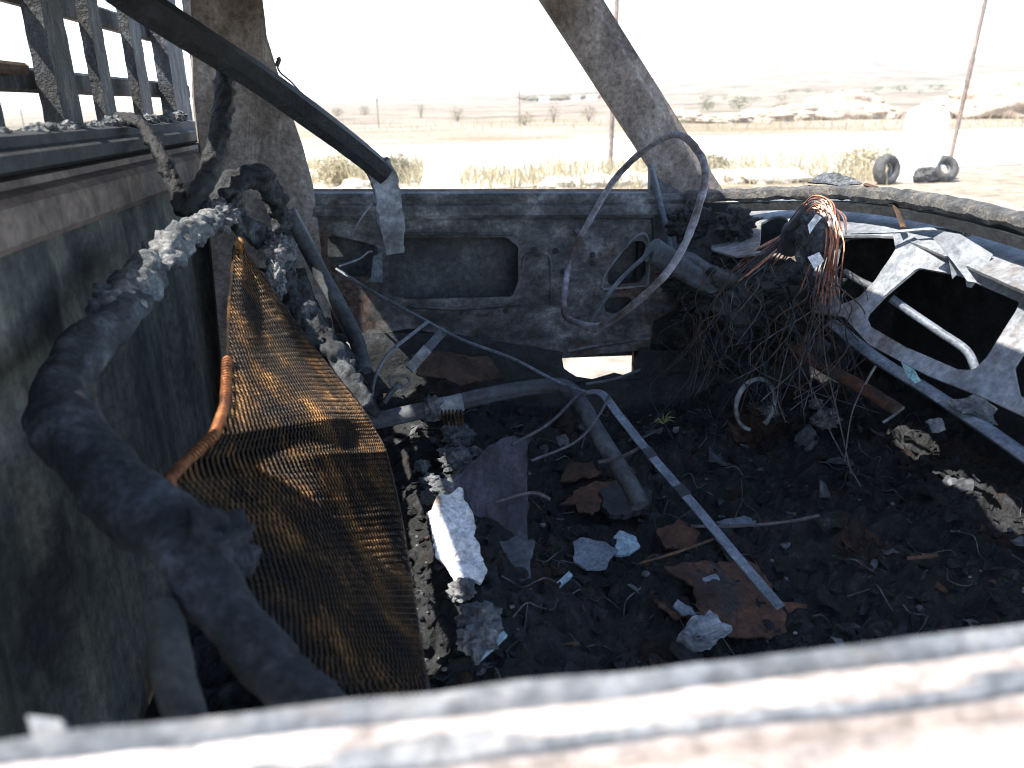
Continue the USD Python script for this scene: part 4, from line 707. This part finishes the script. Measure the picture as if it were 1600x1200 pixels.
for k, (px, py, w, h, lab) in enumerate([(570, 180, 18, 14, 'small dark shrub on the plain, leftmost of the row above the bent bar'), (658, 184, 14, 22, 'small dark tree on the plain between the thin posts'), (528, 182, 20, 12, 'low shrub on the plain by the far rear pillar'), (715, 190, 26, 22, 'greyish shrub right of the small dark tree'), (820, 196, 36, 20, 'wide greyish scrub clump at the second thin post'), (865, 192, 24, 28, 'taller pale scrub right of the wide clump'), (920, 190, 30, 24, 'pale green shrub left of the tall brown pole'), (1155, 170, 34, 18, 'dark scrub clump above the low boulders'), (1105, 172, 26, 14, 'small scrub clump beside the windscreen pillar'), (1220, 176, 24, 16, 'scrub clump above the middle boulder')]):
    B(px, py, w, h, 'green_leaf' if k in (0, 1, 2, 7, 8) else 'grey_leaf', 500, lab, 'shrub', 'shrubs on the plain', 30+k)
for k in range(14):
    B(1105+k*27+O.uniform(-8, 8), 158+O.uniform(-7, 5)-k*1.2, O.uniform(12, 26), O.uniform(6, 11), 'green_leaf', 220, 'small dark scrub clump in the row along the hill foot right of the windscreen pillar', 'shrub', 'scrub clumps along the hill foot', 70+k)
# dry grass
r = np.random.default_rng(3); blades = []
def blade(c, h, lean):
    w = h*.035; a = r.uniform(0, 6.28); s = np.array([math.cos(a), math.sin(a), 0])*w; t = c+np.array([lean[0], lean[1], 1])*h
    return np.array([c-s, c+s, (c+t)/2+s*.8+[lean[0]*.1*h, lean[1]*.1*h, .05*h], t])
vs, fs, n = [], [], 0
for (px0, px1, py0, py1, num, hh) in [(480, 660, 262, 296, 900, .45), (720, 840, 272, 296, 500, .35), (830, 1010, 255, 296, 900, .35), (1040, 1400, 245, 290, 1500, .35), (480, 1600, 188, 205, 1400, .5), (0, 300, 190, 235, 500, .5)]:
    for k in range(num):
        c = ground_at(r.uniform(px0, px1), r.uniform(py0, py1)); vs.append(blade(c, hh*r.uniform(.4, 1.2), r.normal(0, .35, 2))); fs.append([[n, n+1, n+2], [n, n+2, n+3]]); n += 4
single('dry_grass', (np.vstack(vs), np.vstack(fs)), 'dry_straw', 'dry straw coloured grass tufts along both sides of the dirt road', 'grass', kind='stuff')
# far tree line and houses
vs, fs, n = [], [], 0
for k in range(150):
    px = r.uniform(815, 1010); py = 148+r.uniform(-3, 2)-(px-780)*.012; d = r.uniform(500, 620); u = ray(px, py); u = u/np.linalg.norm(u[:2])*d
    c = np.array([EYE[0]+u[0], EYE[1]+u[1], 0]); c[2] = float(height(c[0], c[1])); m = lump(c+[0, 0, 1.6], (r.uniform(1.5, 4), 2, r.uniform(.8, 1.8)), k, 1, .5); vs.append(m[0]); fs.append(m[1]+n); n += len(m[0])
single('far_tree_line', (np.vstack(vs), np.vstack(fs)), 'grey_leaf', 'thin dark line of far-off trees along the foot of the hills', 'trees', kind='stuff')
for k, (px, w, lab) in enumerate([(850, 5, 'leftmost small white house among the far trees'), (900, 4, 'small white house in the middle of the far tree line'), (925, 5.5, 'white house close to the tall brown pole in the far tree line')]):
    u = ray(px, 146); u = u/np.linalg.norm(u[:2])*480; c = np.array([u[0], u[1], 0]); c[2] = float(height(c[0], c[1])); h = thing('far_house', lab, 'house', c, 'far houses')
    part(h, 'wall', box(c+[-w/2, -3, -1], c+[w/2, 3, 1.995]), 'house_wall')
    part(h, 'roof', join((np.array([c+[-w/2-.4, -3.4, 2], c+[w/2+.4, -3.4, 2], c+[w/2+.4, 3.4, 2], c+[-w/2-.4, 3.4, 2], c+[-w/2-.4, 0, 2.9], c+[w/2+.4, 0, 2.9]]), np.array([[0, 1, 5], [0, 5, 4], [2, 3, 4], [2, 4, 5], [0, 4, 3], [1, 2, 5], [0, 3, 2], [0, 2, 1]]))), 'house_roof')
    part(h, 'window', box(c+[-1.0, -3.06, .6], c+[0, -3.003, 1.5]), 'car_glass')
# white tank with two old tyres at its foot
cb = ground_at(1433, 286); dirc = (EYE-cb)*[1, 1, 0]; dirc /= np.linalg.norm(dirc); sid = np.array([-dirc[1], dirc[0], 0])
tank = thing('white_tank', 'overexposed upright white tank standing beyond the hood', 'tank', cb-dirc*.45)
cc = cb-dirc*.45
part(tank, 'shell', tube([cc+[0, 0, z] for z in (0, .2, .22, .26, .28, .5, .52, .56, .58, .8, .82, .86, .88, 1.1, 1.2, 1.27)], [.34, .34, .34, .36, .36, .34, .34, .36, .36, .34, .34, .36, .36, .34, .30, .14], 28), 'white_paint', smooth=40)
part(tank, 'lid', tube([cc+[0, 0, 1.27], cc+[0, 0, 1.31], cc+[0, 0, 1.325]], [.13, .13, .08], 20), 'house_wall', smooth=30)
def torus(c, ax, R, r_, sq=1.2):
    ax = np.asarray(ax, float)/np.linalg.norm(ax); u = np.cross([0, 0, 1.0], ax); u /= np.linalg.norm(u); w = np.cross(ax, u)
    t = np.linspace(0, 2*np.pi, 33)[:, None]; ring = c+R*(np.cos(t)*u+np.sin(t)*w)
    v, f = tube(ring, r_, 12, cap=False); d = v-c; a = d@ax; return v+ax*(a*(sq-1))[:, None], f
for px, py, ax, R, lab in ((1382, 288, sid*.8+dirc*.6+np.array([0, 0, .15]), .19, 'old black tyre standing at the left foot of the white tank'), (1472, 284, dirc*.8+sid*.45+np.array([0, 0, .45]), .165, 'old black tyre leaning at the right foot of the white tank')):
    c = ground_at(px, py); t_ = thing('old_tyre', lab, 'tyre', c)
    part(t_, 'tyre_wall', torus(c+[0, 0, R+.05], ax, R, .075, 1.5), 'tyre', smooth=50)
    part(t_, 'rim_ring', torus(c+[0, 0, R+.05], ax, R-.072, .014, 1.5), 'ash_steel', smooth=50)
c = ground_at(1445, 284); single('rubber_scrap', lump(c+dirc*.15+[0, 0, .1], (.24, .14, .17), 9, 3, .5), 'tyre', 'slumped black rubber scrap between the leaning tyre and the white tank', 'scrap', smooth=40)
